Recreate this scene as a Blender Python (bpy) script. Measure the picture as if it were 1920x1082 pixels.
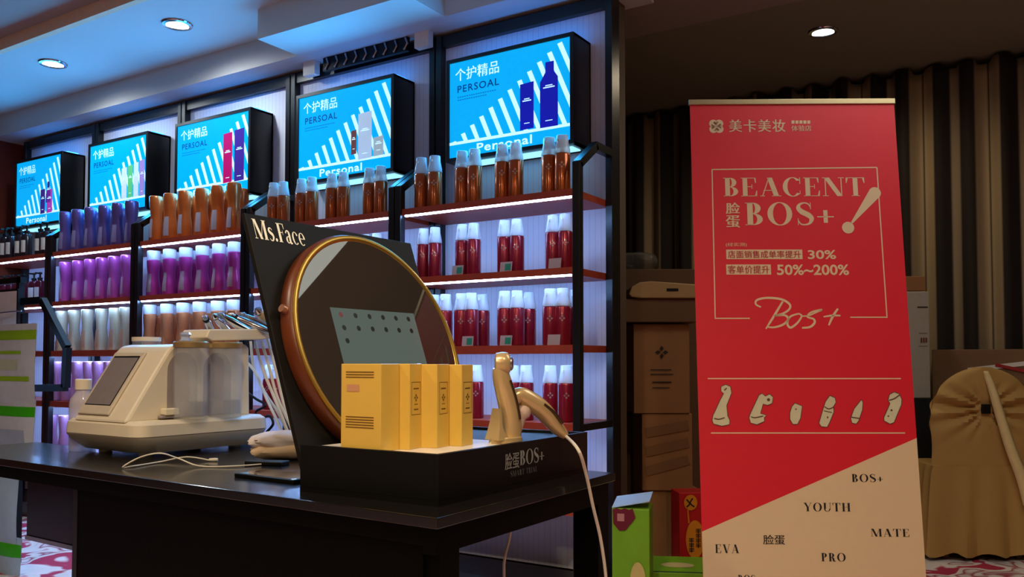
import bpy, bmesh, math, random
from mathutils import Vector, Matrix
random.seed(7)
for o in list(bpy.data.objects): bpy.data.objects.remove(o)
SC = bpy.context.scene
COL = SC.collection

# ------------------------------------------------------------------ camera
F = 1600.0; YAW = math.radians(32.29); PITCH = math.radians(2.0); CZ = 1.05
SHIFT = 137 - F * math.tan(PITCH)
cam = bpy.data.cameras.new('camera'); cam.sensor_width = 36; cam.lens = 36 * F / 1920
cam.shift_y = SHIFT / 1920; cam.clip_start = 0.02
camo = bpy.data.objects.new('camera', cam); COL.objects.link(camo)
camo.location = (0, 0, CZ); camo.rotation_euler = (math.pi / 2 + PITCH, 0, YAW)
SC.camera = camo
FW = Vector((-math.sin(YAW), math.cos(YAW), 0)); RT = Vector((math.cos(YAW), math.sin(YAW), 0)); UP = Vector((0, 0, 1))
EYE = Vector((0, 0, CZ))

def ray(x, y):
    a = (x - 960) / F; b = -(y - 541 - SHIFT) / F
    return RT * a + FW * (math.cos(PITCH) - b * math.sin(PITCH)) + UP * (math.sin(PITCH) + b * math.cos(PITCH))
def on_axis(x, y, k, v):
    d = ray(x, y); return EYE + d * ((v - EYE[k]) / d[k])
def on_plane(x, y, p, n):
    d = ray(x, y); return EYE + d * ((p - EYE).dot(n) / d.dot(n))
def Xat(x, Y): return on_axis(x, 660, 1, Y).x

# ------------------------------------------------------------------ world, exposure
SC.view_settings.view_transform = 'Standard'; SC.view_settings.look = 'None'
SC.view_settings.gamma = 1; SC.view_settings.use_curve_mapping = False
SC.view_settings.exposure = 0.0
w = bpy.data.worlds.new('world'); SC.world = w; w.use_nodes = True
w.node_tree.nodes['Background'].inputs[0].default_value = (0.05, 0.04, 0.03, 1)
w.node_tree.nodes['Background'].inputs[1].default_value = 0.3
# (ceiling lamps: position, watts, colour) are listed here, their fixtures are built further down
WARM = (1.0, 0.80, 0.54); COOL = (0.86, 0.95, 1.0)
DOWNLIGHTS = [((-1.05, 4.93, 2.9), 26, WARM), ((-4.00, 2.91, 2.9), 34, COOL), ((-5.18, 2.89, 2.9), 34, COOL),
              ((-0.9, 0.6, 2.9), 110, WARM), ((0.1, 0.9, 2.9), 80, WARM), ((-2.5, 0.3, 2.9), 90, WARM), ((-0.6, -0.8, 2.9), 110, WARM),
              ((0.6, -2.6, 2.9), 300, WARM)]  # lamp added far behind the camera to light the banner more frontally
BOXWATT = 11.0      # blue light thrown by each backlit poster
SPOT_ANGLE = {0: 165, 1: 172, 2: 172}

# ------------------------------------------------------------------ materials
def lin(c):
    c = c / 255.0
    return c / 12.92 if c <= 0.04045 else ((c + 0.055) / 1.055) ** 2.4
def L(rgb): return tuple(lin(v) for v in rgb) + (1,)
MATS = {}
def mat(name, rgb, rough=0.5, metal=0.0, var=0.08, scale=30, bump=0.0, emit=0.0, ecol=None, alpha=1.0, trans=0.0, spec=0.5, coat=0.0):
    if name in MATS: return MATS[name]
    m = bpy.data.materials.new(name); m.use_nodes = True; MATS[name] = m
    nt = m.node_tree; b = nt.nodes['Principled BSDF']
    tc = nt.nodes.new('ShaderNodeTexCoord')
    nz = nt.nodes.new('ShaderNodeTexNoise'); nz.inputs['Scale'].default_value = scale; nz.inputs['Detail'].default_value = 3
    nt.links.new(tc.outputs['Object'], nz.inputs['Vector'])
    mx = nt.nodes.new('ShaderNodeMix'); mx.data_type = 'RGBA'
    c = L(rgb)
    mx.inputs[6].default_value = tuple(min(1, v * (1 - var)) for v in c[:3]) + (1,)
    mx.inputs[7].default_value = tuple(min(1, v * (1 + var)) for v in c[:3]) + (1,)
    nt.links.new(nz.outputs['Fac'], mx.inputs[0]); nt.links.new(mx.outputs[2], b.inputs['Base Color'])
    b.inputs['Roughness'].default_value = rough; b.inputs['Metallic'].default_value = metal
    b.inputs['Specular IOR Level'].default_value = spec
    b.inputs['Coat Weight'].default_value = coat
    if trans: b.inputs['Transmission Weight'].default_value = trans; b.inputs['IOR'].default_value = 1.25
    if alpha < 1: b.inputs['Alpha'].default_value = alpha
    if emit:
        b.inputs['Emission Color'].default_value = L(ecol or rgb); b.inputs['Emission Strength'].default_value = emit
    if bump:
        bp = nt.nodes.new('ShaderNodeBump'); bp.inputs['Strength'].default_value = bump; bp.inputs['Distance'].default_value = 0.01
        nt.links.new(nz.outputs['Fac'], bp.inputs['Height']); nt.links.new(bp.outputs['Normal'], b.inputs['Normal'])
    return m
def ramp_mat(name, coord_fn, stops, rough=0.7, interp='LINEAR', bump=0):
    """stops over a 0..1 value made by coord_fn(nt, texcoord) -> socket"""
    m = bpy.data.materials.new(name); m.use_nodes = True; MATS[name] = m
    nt = m.node_tree; b = nt.nodes['Principled BSDF']; tc = nt.nodes.new('ShaderNodeTexCoord')
    s = coord_fn(nt, tc)
    r = nt.nodes.new('ShaderNodeValToRGB'); r.color_ramp.interpolation = interp
    while len(r.color_ramp.elements) < len(stops): r.color_ramp.elements.new(0.5)
    for e, (p, c) in zip(r.color_ramp.elements, stops): e.position = p; e.color = L(c)
    nt.links.new(s, r.inputs[0]); nt.links.new(r.outputs[0], b.inputs['Base Color']); b.inputs['Roughness'].default_value = rough
    if bump:
        bp = nt.nodes.new('ShaderNodeBump'); bp.inputs['Strength'].default_value = bump; bp.inputs['Distance'].default_value = .004
        nt.links.new(s, bp.inputs['Height']); nt.links.new(bp.outputs['Normal'], b.inputs['Normal'])
    return m
def noise_sock(scale, detail=2, dist=0.0, stretch=(1, 1, 1)):
    def f(nt, tc):
        mp = nt.nodes.new('ShaderNodeMapping'); mp.inputs['Scale'].default_value = stretch
        nz = nt.nodes.new('ShaderNodeTexNoise'); nz.inputs['Scale'].default_value = scale
        nz.inputs['Detail'].default_value = detail; nz.inputs['Distortion'].default_value = dist
        nt.links.new(tc.outputs['Object'], mp.inputs[0]); nt.links.new(mp.outputs[0], nz.inputs['Vector']); return nz.outputs['Fac']
    return f
def frac_sock(period, axis=0):
    def f(nt, tc):
        sp = nt.nodes.new('ShaderNodeSeparateXYZ'); nt.links.new(tc.outputs['Object'], sp.inputs[0])
        d = nt.nodes.new('ShaderNodeMath'); d.operation = 'DIVIDE'; d.inputs[1].default_value = period
        nt.links.new(sp.outputs[axis], d.inputs[0])
        fr = nt.nodes.new('ShaderNodeMath'); fr.operation = 'FRACT'; nt.links.new(d.outputs[0], fr.inputs[0]); return fr.outputs[0]
    return f

BLACK = mat('black_metal', (15, 15, 17), 0.32, 0.0, spec=0.5)
BLACKM = mat('black_matte', (6, 6, 5), 0.5, spec=0.3)
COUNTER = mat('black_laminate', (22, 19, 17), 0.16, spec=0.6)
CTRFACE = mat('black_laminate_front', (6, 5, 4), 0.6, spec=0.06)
WOODRED = mat('red_brown_board', (168, 62, 38), 0.45, var=0.25, scale=14)
PANELW = ramp_mat('white_grooved_panel', frac_sock(0.03), [(0, (196, 196, 214)), (0.08, (224, 224, 236)), (0.92, (224, 224, 236)), (1, (196, 196, 214))], 0.55)
LEDW = mat('led_white', (255, 255, 255), emit=60.0, ecol=(138, 186, 255))
GLOWB = mat('added_glow_blue', (40, 160, 255), emit=3.5, ecol=(60, 150, 255))
LENS = mat('lamp_lens', (255, 255, 255), emit=9, ecol=(245, 255, 255))
CHROME = mat('chrome', (200, 200, 205), 0.15, 1.0)
STEEL = mat('satin_steel', (170, 170, 172), 0.3, 1.0)
WALLRED = mat('wall_red_brown', (120, 44, 24), 0.6, scale=3, var=0.15)
WALLB = mat('wall_brown', (92, 74, 55), 0.8)
CEIL = mat('ceiling_paint', (142, 138, 118), 0.9, var=0.03)
CEILLIT = mat('ceiling_paint_lit_tone', (164, 150, 142), 0.9, var=0.03)  # near ceiling: its different lighting is put into a pinker, lighter colour
SOFF = mat('soffit_paint', (196, 192, 190), 0.85, var=0.03)
BEIGE = mat('beige_trim_paint', (236, 204, 168), 0.8)
CREAM = mat('print_cream', (226, 198, 158), 0.55, var=0.03)
REDP = mat('print_red', (222, 24, 44), 0.5, var=0.03)
INK = mat('print_ink', (22, 20, 22), 0.6)
GOLD = mat('gold_ring', (214, 172, 78), 0.28, 0.85)
WOODM = mat('mirror_wood', (96, 44, 18), 0.35, var=0.3, scale=12)
PLAST = mat('cream_plastic', (228, 216, 192), 0.32, var=0.02, coat=0.3)
PLASTG = mat('mauve_grey_plastic', (150, 138, 136), 0.4)
CLEAR = mat('clear_plastic', (235, 240, 250), 0.08, alpha=0.16, spec=0.8)
FROST = mat('frosted_cap', (232, 242, 250), 0.22, alpha=0.62, spec=0.7)
WATER = mat('canister_clear', (190, 180, 186), 0.1, alpha=0.38, spec=0.8)
YELL = mat('yellow_carton', (228, 188, 84), 0.36, var=0.05, coat=0.3)
YELLINK = mat('carton_ink', (110, 74, 22), 0.5)
PALE = mat('pale_paper', (232, 226, 214), 0.6)
CHAMP = mat('champagne_plastic', (214, 184, 132), 0.25, 0.35, coat=0.4)
CABLEW = mat('cable_white', (226, 216, 196), 0.45)
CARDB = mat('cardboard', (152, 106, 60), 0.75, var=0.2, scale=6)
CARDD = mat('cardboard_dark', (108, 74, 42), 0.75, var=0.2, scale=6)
TAN = mat('tan_board', (178, 140, 86), 0.6)
CHAIRC = mat('cream_chair_cover', (188, 148, 80), 0.75, var=0.06, scale=8)
GREEN = mat('green_carton', (120, 176, 20), 0.5)
REDC = mat('red_carton', (190, 20, 18), 0.5)
ORNG = mat('orange_print', (222, 140, 22), 0.5)
WINE = mat('wine_print', (110, 14, 40), 0.5)
LTBL = mat('pale_blue_paper', (176, 208, 232), 0.6)
LIME = mat('lime_print', (150, 200, 30), 0.5)
POUCH = mat('white_pouch', (214, 224, 226), 0.3, coat=0.3)
PINKP = mat('pinkish_plastic', (232, 206, 190), 0.4)

# ------------------------------------------------------------------ geometry helpers
class MB:
    def __init__(s): s.v = []; s.f = []
    def add(s, vs, fs):
        n = len(s.v); s.v += [tuple(v) for v in vs]; s.f += [tuple(i + n for i in f) for f in fs]; return s
    def box(s, x0, x1, y0, y1, z0, z1, M=None):
        vs = [Vector((x, y, z)) for z in (z0, z1) for y in (y0, y1) for x in (x0, x1)]
        if M: vs = [M @ v for v in vs]
        return s.add(vs, [(0, 2, 3, 1), (4, 5, 7, 6), (0, 1, 5, 4), (2, 6, 7, 3), (0, 4, 6, 2), (1, 3, 7, 5)])
    def bar(s, p, q, a, b, up=(0, 0, 1)):
        """square bar from p to q, a wide across, b along 'up'"""
        p, q, up = Vector(p), Vector(q), Vector(up); d = (q - p).normalized(); sd = d.cross(up).normalized(); u = sd.cross(d)
        vs = [e + sd * (i * a / 2) + u * (j * b / 2) for e in (p, q) for i, j in ((-1, -1), (1, -1), (1, 1), (-1, 1))]
        return s.add(vs, [(3, 2, 1, 0), (4, 5, 6, 7)] + [(i, (i + 1) % 4, 4 + (i + 1) % 4, 4 + i) for i in range(4)])
    def tube(s, pts, r, n=8, caps=True):
        pts = [Vector(p) for p in pts]; rs = r if isinstance(r, (list, tuple)) else [r] * len(pts)
        rings = []; ref = Vector((0.3, 0.2, 0.93))
        for i, p in enumerate(pts):
            d = (pts[min(i + 1, len(pts) - 1)] - pts[max(i - 1, 0)])
            d = d.normalized() if d.length > 1e-9 else Vector((0, 0, 1))
            a = d.cross(ref)
            if a.length < 1e-3: a = d.cross(Vector((1, 0, 0)))
            a.normalize(); b = d.cross(a)
            rings.append([p + (a * math.cos(t) + b * math.sin(t)) * rs[i] for t in (2 * math.pi * k / n for k in range(n))])
        vs = [v for ring in rings for v in ring]; fs = []
        for i in range(len(pts) - 1):
            for k in range(n):
                fs.append((i * n + k, i * n + (k + 1) % n, (i + 1) * n + (k + 1) % n, (i + 1) * n + k))
        if caps: fs += [tuple(range(n))[::-1], tuple((len(pts) - 1) * n + k for k in range(n))]
        return s.add(vs, fs)
    def lathe(s, prof, n=24, c=(0, 0, 0), M=None, mod=None):
        vs = []; fs = []
        for (r, z) in prof:
            for k in range(n):
                t = 2 * math.pi * k / n; rr = r * (mod(t, z) if mod else 1)
                v = Vector((rr * math.cos(t), rr * math.sin(t), z))
                if M: v = M @ v
                vs.append(v + Vector(c))
        m = len(prof)
        for i in range(m - 1):
            for k in range(n):
                fs.append((i * n + k, i * n + (k + 1) % n, (i + 1) * n + (k + 1) % n, (i + 1) * n + k))
        fs.append(tuple(range(n))[::-1]); fs.append(tuple((m - 1) * n + k for k in range(n)))
        return s.add(vs, fs)
    def prism(s, poly, f0, f1):
        """poly 2d; f0, f1 map (a,b) to 3d on each side"""
        n = len(poly); vs = [f0(*p) for p in poly] + [f1(*p) for p in poly]
        return s.add(vs, [tuple(range(n))[::-1], tuple(range(n, 2 * n))] + [(i, (i + 1) % n, n + (i + 1) % n, n + i) for i in range(n)])
    def mesh(s, name, m, smooth=False):
        me = bpy.data.meshes.new(name); me.from_pydata(s.v, [], s.f)
        bm = bmesh.new(); bm.from_mesh(me); bmesh.ops.recalc_face_normals(bm, faces=bm.faces); bm.to_mesh(me); bm.free()
        me.materials.append(m)
        if smooth: me.shade_auto_smooth = None if False else None
        return me
    def obj(s, name, m, parent=None, smooth=False, bevel=0, loc=None, label=None):
        return link(name, s.mesh_s(name, m, smooth), parent, bevel, loc, label)
    def mesh_s(s, name, m, smooth):
        me = bpy.data.meshes.new(name); me.from_pydata(s.v, [], s.f)
        bm = bmesh.new(); bm.from_mesh(me); bmesh.ops.recalc_face_normals(bm, faces=bm.faces)
        if smooth:
            for f in bm.faces: f.smooth = True
            for e in bm.edges:
                if len(e.link_faces) == 2 and e.calc_face_angle(0) > 0.7: e.smooth = False
        bm.to_mesh(me); bm.free(); me.materials.append(m); return me
def link(name, me, parent=None, bevel=0, loc=None, label=None):
    o = bpy.data.objects.new(name, me); COL.objects.link(o)
    if parent: o.parent = parent
    if loc is not None: o.location = loc
    if bevel:
        b = o.modifiers.new('bevel', 'BEVEL'); b.width = bevel; b.segments = 2; b.limit_method = 'ANGLE'
    if label: o['label'] = label
    return o
def tag(o, label, cat, group=None):
    o['label'] = label; o['category'] = cat
    if group: o['group'] = group
    return o
def thing(name, label, cat, loc=(0, 0, 0), rz=0, group=None, matrix=None):
    o = bpy.data.objects.new(name, None); o.empty_display_size = 0.05; COL.objects.link(o)
    if matrix is not None: o.matrix_world = matrix
    else: o.location = loc; o.rotation_euler = (0, 0, rz)
    return tag(o, label, cat, group)
def struct(o): o['kind'] = 'structure'; return o
def box(x0, x1, y0, y1, z0, z1): return MB().box(x0, x1, y0, y1, z0, z1)
def curve(pts, n=6):
    """catmull-rom through points"""
    P = [Vector(p) for p in pts]; out = []
    for i in range(len(P) - 1):
        a, b, c, d = P[max(i - 1, 0)], P[i], P[i + 1], P[min(i + 2, len(P) - 1)]
        for k in range(n):
            t = k / n
            out.append(0.5 * ((2 * b) + (c - a) * t + (2 * a - 5 * b + 4 * c - d) * t * t + (3 * b - a - 3 * c + d) * t ** 3))
    return out + [P[-1]]

# ---- flat print: polygons (a,b) mapped to 3d
class PL(list): lift = 0.0     # polygon printed a hair above the others
def flat(name, polys, m, parent, mp, label=None):
    b = MB(); o0 = Vector(mp(.4, .4)); nn = (Vector(mp(.5, .4)) - o0).cross(Vector(mp(.4, .5)) - o0).normalized()
    for p in polys: b.add([Vector(mp(*q)) + nn * getattr(p, 'lift', 0.0) for q in p], [tuple(range(len(p)))])
    me = bpy.data.meshes.new(name); me.from_pydata(b.v, [], b.f); me.materials.append(m)
    return link(name, me, parent, label=label)
def rect(x0, y0, x1, y1): return [(x0, y0), (x1, y0), (x1, y1), (x0, y1)]
def ell(cx, cy, rx, ry, n=28): return [(cx + rx * math.cos(2 * math.pi * k / n), cy + ry * math.sin(2 * math.pi * k / n)) for k in range(n)]
def stroke(pts, w, n=5, smooth=True):
    P = [Vector((p[0], p[1], 0)) for p in pts]
    if smooth and len(P) > 2: P = curve(P, n)
    out = []; m = len(P); ws = w if isinstance(w, (list, tuple)) else [w, w]
    Lf = []; Rf = []
    for i, p in enumerate(P):
        d = (P[min(i + 1, m - 1)] - P[max(i - 1, 0)]).normalized(); s = Vector((-d.y, d.x, 0))
        t = i / (m - 1) * (len(ws) - 1); k = min(int(t), len(ws) - 2); ww = ws[k] + (ws[k + 1] - ws[k]) * (t - k)
        Lf.append(p + s * ww / 2); Rf.append(p - s * ww / 2)
    for i in range(m - 1): out.append([(q.x, q.y) for q in (Lf[i], Rf[i], Rf[i + 1], Lf[i + 1])])
    return out
def ringarc(cx, cy, rx, ry, tx, ty, a0=0, a1=360, n=20):
    out = []
    for k in range(n):
        q = []
        for a, inn in ((a0 + (a1 - a0) * k / n, 0), (a0 + (a1 - a0) * (k + 1) / n, 0), (a0 + (a1 - a0) * (k + 1) / n, 1), (a0 + (a1 - a0) * k / n, 1)):
            t = math.radians(a); q.append((cx + (rx - inn * tx) * math.cos(t), cy + (ry - inn * ty) * math.sin(t)))
        out.append(q)
    return out
def fit(polys, x0, y0, x1, y1):
    xs = [p[0] for q in polys for p in q]; ys = [p[1] for q in polys for p in q]
    ax, bx, ay, by = min(xs), max(xs), min(ys), max(ys)
    out = []
    for q in polys:
        n = PL((x0 + (p[0] - ax) / (bx - ax) * (x1 - x0), y0 + (p[1] - ay) / (by - ay) * (y1 - y0)) for p in q); n.lift = getattr(q, 'lift', 0.0); out.append(n)
    return out
def sans(text, bold=0.0, spacing=1.0):
    cu = bpy.data.curves.new('t', 'FONT'); cu.body = text; cu.size = 1; cu.offset = bold if text.isascii() else 0; cu.space_character = spacing; cu.resolution_u = 3
    o = bpy.data.objects.new('t', cu); COL.objects.link(o); bpy.context.view_layer.update()
    me = bpy.data.meshes.new_from_object(o.evaluated_get(bpy.context.evaluated_depsgraph_get()))
    P = [[(me.vertices[i].co.x, me.vertices[i].co.y) for i in f.vertices] for f in me.polygons]
    bpy.data.objects.remove(o); bpy.data.curves.remove(cu); bpy.data.meshes.remove(me)
    if bold and not text.isascii():
        Q = []
        for k, d in enumerate((-bold, 0, bold)):
            for q in P: n = PL((x + d, y) for x, y in q); n.lift = k * .00025; Q.append(n)
        P = Q
    return P

# ---- a high-contrast serif alphabet (cap height 1)
def serif_glyph(ch):
    S = 0.19; h = 0.035; P = []
    def stem(x, y0=0, y1=1, w=S, sl=0.07, sr=0.07, top=True, bot=True):
        P.append(rect(x, y0, x + w, y1))
        if bot: P.append(rect(x - sl, y0, x + w + sr, y0 + h))
        if top: P.append(rect(x - sl, y1 - h, x + w + sr, y1))
    def diag(x0, y0, x1, y1, w): P.append([(x0, y0), (x0 + w, y0), (x1 + w, y1), (x1, y1)])
    W = 0.7
    if ch == 'B':
        stem(.08, sr=0); P.extend(ringarc(.27, .745, .27, .255, S, h, -90, 90, 12)); P.extend(ringarc(.27, .26, .33, .26, S, h, -90, 90, 12)); W = .66
    elif ch in 'EF':
        stem(.08, sr=.05); P.append(rect(.2, 1 - h, .62, 1)); P.append([(.62, 1), (.62, .72), (.59, .72), (.54, 1)])
        P.append(rect(.2, .5, .45, .5 + h)); P.append(rect(.44, .40, .465, .64))
        if ch == 'E': P.append(rect(.2, 0, .65, h)); P.append([(.65, 0), (.66, .3), (.63, .3), (.56, 0)])
        W = .72 if ch == 'E' else .56
    elif ch == 'A':
        diag(.08, 0, .36, 1, .04); diag(.56, 0, .30, 1, .21); P.append(rect(.15, .3, .6, .3 + h)); P.append(rect(0, 0, .2, h)); P.append(rect(.48, 0, .86, h)); W = .86
    elif ch == 'C':
        P.extend(ringarc(.42, .5, .40, .52, S, .04, 42, 318, 22)); P.append(rect(.70, .66, .73, 1)); P.append(rect(.70, .12, .72, .3)); W = .8
    elif ch == 'O':
        P.extend(ringarc(.42, .5, .42, .52, S, .04, 0, 360, 26)); W = .86
    elif ch == 'N':
        P.append(rect(.1, 0, .14, 1)); diag(.58, 0, .06, 1, .22); P.append(rect(.74, 0, .78, 1)); P.append(rect(0, 0, .24, h)); P.append(rect(0, 1 - h, .2, 1)); P.append(rect(.64, 1 - h, .88, 1)); W = .9
    elif ch == 'M':
        P.append(rect(.08, 0, .12, 1)); diag(.44, 0, .08, 1, .2); diag(.48, 0, .84, 1, .04); stem(.82, w=S); P.append(rect(0, 0, .22, h)); P.append(rect(0, 1 - h, .2, 1)); W = 1.1
    elif ch == 'T':
        stem(.28, top=False); P.append(rect(.0, 1 - h, .75, 1)); P.append([(0, 1), (0, .7), (.03, .7), (.1, 1)]); P.append([(.75, 1), (.75, .7), (.72, .7), (.65, 1)]); W = .78
    elif ch == 'S':
        P.extend(stroke([(.50, .80), (.42, .94), (.28, .98), (.13, .90), (.10, .74), (.22, .58), (.40, .46), (.52, .30), (.47, .10), (.32, .02), (.16, .05), (.07, .22)],
                        [.03, .05, .06, .10, .16, .22, .22, .17, .10, .06, .05, .03])); P.append(rect(.49, .70, .515, 1)); P.append(rect(.06, 0, .085, .3)); W = .62
    elif ch == 'P' or ch == 'R':
        stem(.08); P.extend(ringarc(.27, .73, .30, .27, S, h, -90, 90, 12)); W = .62
        if ch == 'R': P.extend(stroke([(.34, .46), (.46, .34), (.5, .1), (.6, .02), (.72, .05)], [.1, .19, .18, .1, .03])); W = .74
    elif ch == 'H':
        stem(.08); stem(.58); P.append(rect(.25, .5, .6, .5 + h)); W = .9
    elif ch == 'U':
        P.append(rect(.08, .3, .27, 1)); P.append(rect(.0, 1 - h, .35, 1)); P.append(rect(.66, .3, .70, 1)); P.append(rect(.56, 1 - h, .8, 1))
        P.extend(ringarc(.39, .32, .31, .34, .12, .05, 180, 360, 12)); W = .82
    elif ch == 'V':
        diag(.34, 0, .06, 1, .2); diag(.42, 0, .72, 1, .04); P.append(rect(0, 1 - h, .34, 1)); P.append(rect(.62, 1 - h, .86, 1)); W = .86
    elif ch == 'Y':
        P.append([(.32, .45), (.5, .42), (.24, 1), (.04, 1)]); diag(.42, .42, .70, 1, .04); stem(.3, 0, .48, top=False); P.append(rect(0, 1 - h, .32, 1)); P.append(rect(.6, 1 - h, .82, 1)); W = .82
    elif ch == 'I': stem(.08); W = .36
    elif ch == 'L': stem(.08); P.append(rect(.2, 0, .6, h)); P.append([(.6, 0), (.61, .3), (.58, .3), (.5, 0)]); W = .66
    elif ch == '+': P.append(rect(.0, .34, .56, .39)); P.append(rect(.21, .1, .35, .66)); W = .62
    elif ch == '.': P.append(ell(.1, .08, .09, .09, 12)); W = .24
    elif ch == 's':
        P.extend(stroke([(.36, .55), (.28, .65), (.15, .64), (.09, .52), (.18, .42), (.33, .33), (.38, .2), (.3, .04), (.16, .01), (.06, .12)], [.03, .05, .09, .14, .17, .17, .14, .09, .05, .03])); W = .46
    elif ch == 'c': P.extend(ringarc(.27, .33, .27, .35, .14, .035, 45, 315, 16)); P.append(ell(.44, .52, .06, .06, 10)); W = .52
    elif ch == 'e':
        P.extend(ringarc(.28, .33, .28, .35, .14, .035, 0, 310, 18)); P.append(rect(.1, .33, .55, .365)); W = .58
    elif ch == 'a':
        P.extend(stroke([(.10, .52), (.18, .65), (.32, .64), (.38, .5), (.38, .12), (.44, .02), (.54, .04)], [.10, .06, .10, .16, .16, .12, .03]))
        P.extend(ringarc(.22, .18, .18, .19, .13, .035, 60, 320, 12)); P.append([(.2, .36), (.22, .32), (.4, .38), (.4, .42)]); W = .56
    else: W = .35
    return P, W
def serif(text, gap=0.06):
    x = 0; out = []
    for ch in text:
        P, W = serif_glyph(ch)
        out += [[(a + x, b) for a, b in q] for q in P]; x += W + gap
    return out

# ------------------------------------------------------------------ room shell
CARPET = ramp_mat('patterned_carpet', noise_sock(4.2, 1.5, 1.2), [(0.0, (150, 20, 50)), (0.44, (176, 40, 74)), (0.47, (226, 214, 208)), (0.56, (214, 204, 196)), (0.60, (150, 30, 60)), (0.66, (214, 204, 200)), (1.0, (120, 20, 36))], 0.9)
struct(box(-6.85, 3.6, -3.6, 6.3, -0.08, 0).obj('floor', CARPET))
struct(box(-6.85, -6.75, -3.6, 6.3, 0, 2.98).obj('wall_left', WALLRED))
struct(box(3.5, 3.6, -3.6, 6.3, 0, 2.98).obj('wall_right', WALLB))
struct(box(-6.75, 3.5, 6.2, 6.3, 0, 2.98).obj('wall_back', WALLB))
struct(box(-6.75, 3.5, -3.6, -3.5, 0, 2.98).obj('wall_front', WALLB))
struct(box(-6.75, -1.68, 3.56, 3.66, 0, 2.74).obj('wall_partition', WALLB))
struct(box(-6.75, 3.5, -3.5, 4.44, 2.9, 2.98).obj('ceiling', CEILLIT))
struct(box(-6.75, 3.5, 4.44, 6.2, 2.905, 2.98).obj('ceiling_rear', CEIL))
so = struct(box(-6.75, -1.55, 3.30, 3.70, 2.735, 2.9).obj('ceiling_soffit', SOFF))
struct(box(-3.48, -2.475, 3.015, 3.30, 2.735, 2.9).obj('ceiling_bulkhead', SOFF))
# white painted strip of ceiling between the beam and the soffit
struct(box(-6.75, -1.55, 2.56, 3.30, 2.893, 2.9).obj('ceiling_strip', SOFF))
struct(box(-6.75, -1.0, 2.515, 2.55, 2.832, 2.9).obj('trim_1', BEIGE))
lp_ = thing('added_glow_panel', 'flat glowing panel added to the ceiling for the mirror reflection', 'ceiling light', (0.15, 3.25, 2.9))
box(-.75, .75, -.55, .55, -.012, 0).obj('panel_frame', STEEL, lp_); box(-.73, .73, -.53, .54, -.014, -.012).obj('glow_face', mat('glow_panel_face', (255, 250, 240), emit=3.2, ecol=(250, 255, 246)), lp_)  # glowing panel added out of view so the mirror shows a bright wedge
def downlight(loc, watts, col, label, group, ang=150):
    t = thing('downlight', label, 'ceiling light', loc, 0, group)
    MB().lathe([(0.075, 0.0), (0.082, -0.004), (0.078, -0.010), (0.060, -0.012), (0.058, -0.004)], 28).obj('trim_ring', CHROME, t, True)
    MB().lathe([(0.057, -0.002), (0.057, -0.006), (0.03, -0.009)], 28).obj('lens', LENS, t, True)
    ld = bpy.data.lights.new('downlight_lamp', 'SPOT'); ld.energy = watts; ld.color = col; ld.spot_size = math.radians(ang); ld.spot_blend = 0.6; ld.shadow_soft_size = 0.05
    lo = bpy.data.objects.new('lamp_light', ld); COL.objects.link(lo); lo.parent = t; lo.location = (0, 0, -0.02)
LB = ['round recessed ceiling light above the red roll-up banner', 'round recessed light in blue-lit ceiling nearer the grey bulkhead',
      'round recessed light in blue-lit ceiling towards the red-brown wall'] + ['round recessed ceiling light out of view in the hall ceiling'] * 5
for i, (p, wt, cl) in enumerate(DOWNLIGHTS):
    downlight((p[0], p[1], 2.893 if 1 <= i <= 2 else (2.905 if i == 0 else 2.9)), wt, cl, LB[i], 'recessed ceiling lights', SPOT_ANGLE.get(i, 150))
# air vent with white blocks above the fourth unit
vt = thing('air_vent', 'dark carved vent between white blocks above the shelving', 'vent', (-3.09, 3.40, 2.735))
box(-.30, .30, 0, .02, -.075, 0).obj('grille', BLACKM, vt)
for k in range(9): MB().tube([(-.28 + k * .07, -.004, -.068), (-.255 + k * .07, -.006, -.04), (-.27 + k * .07, -.004, -.008)], .006, 6).obj('scroll', STEEL, vt, True)
for x in (-.40, .40): box(x - .045, x + .045, -.01, .03, -.078, 0).obj('block', PALE, vt)

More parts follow.
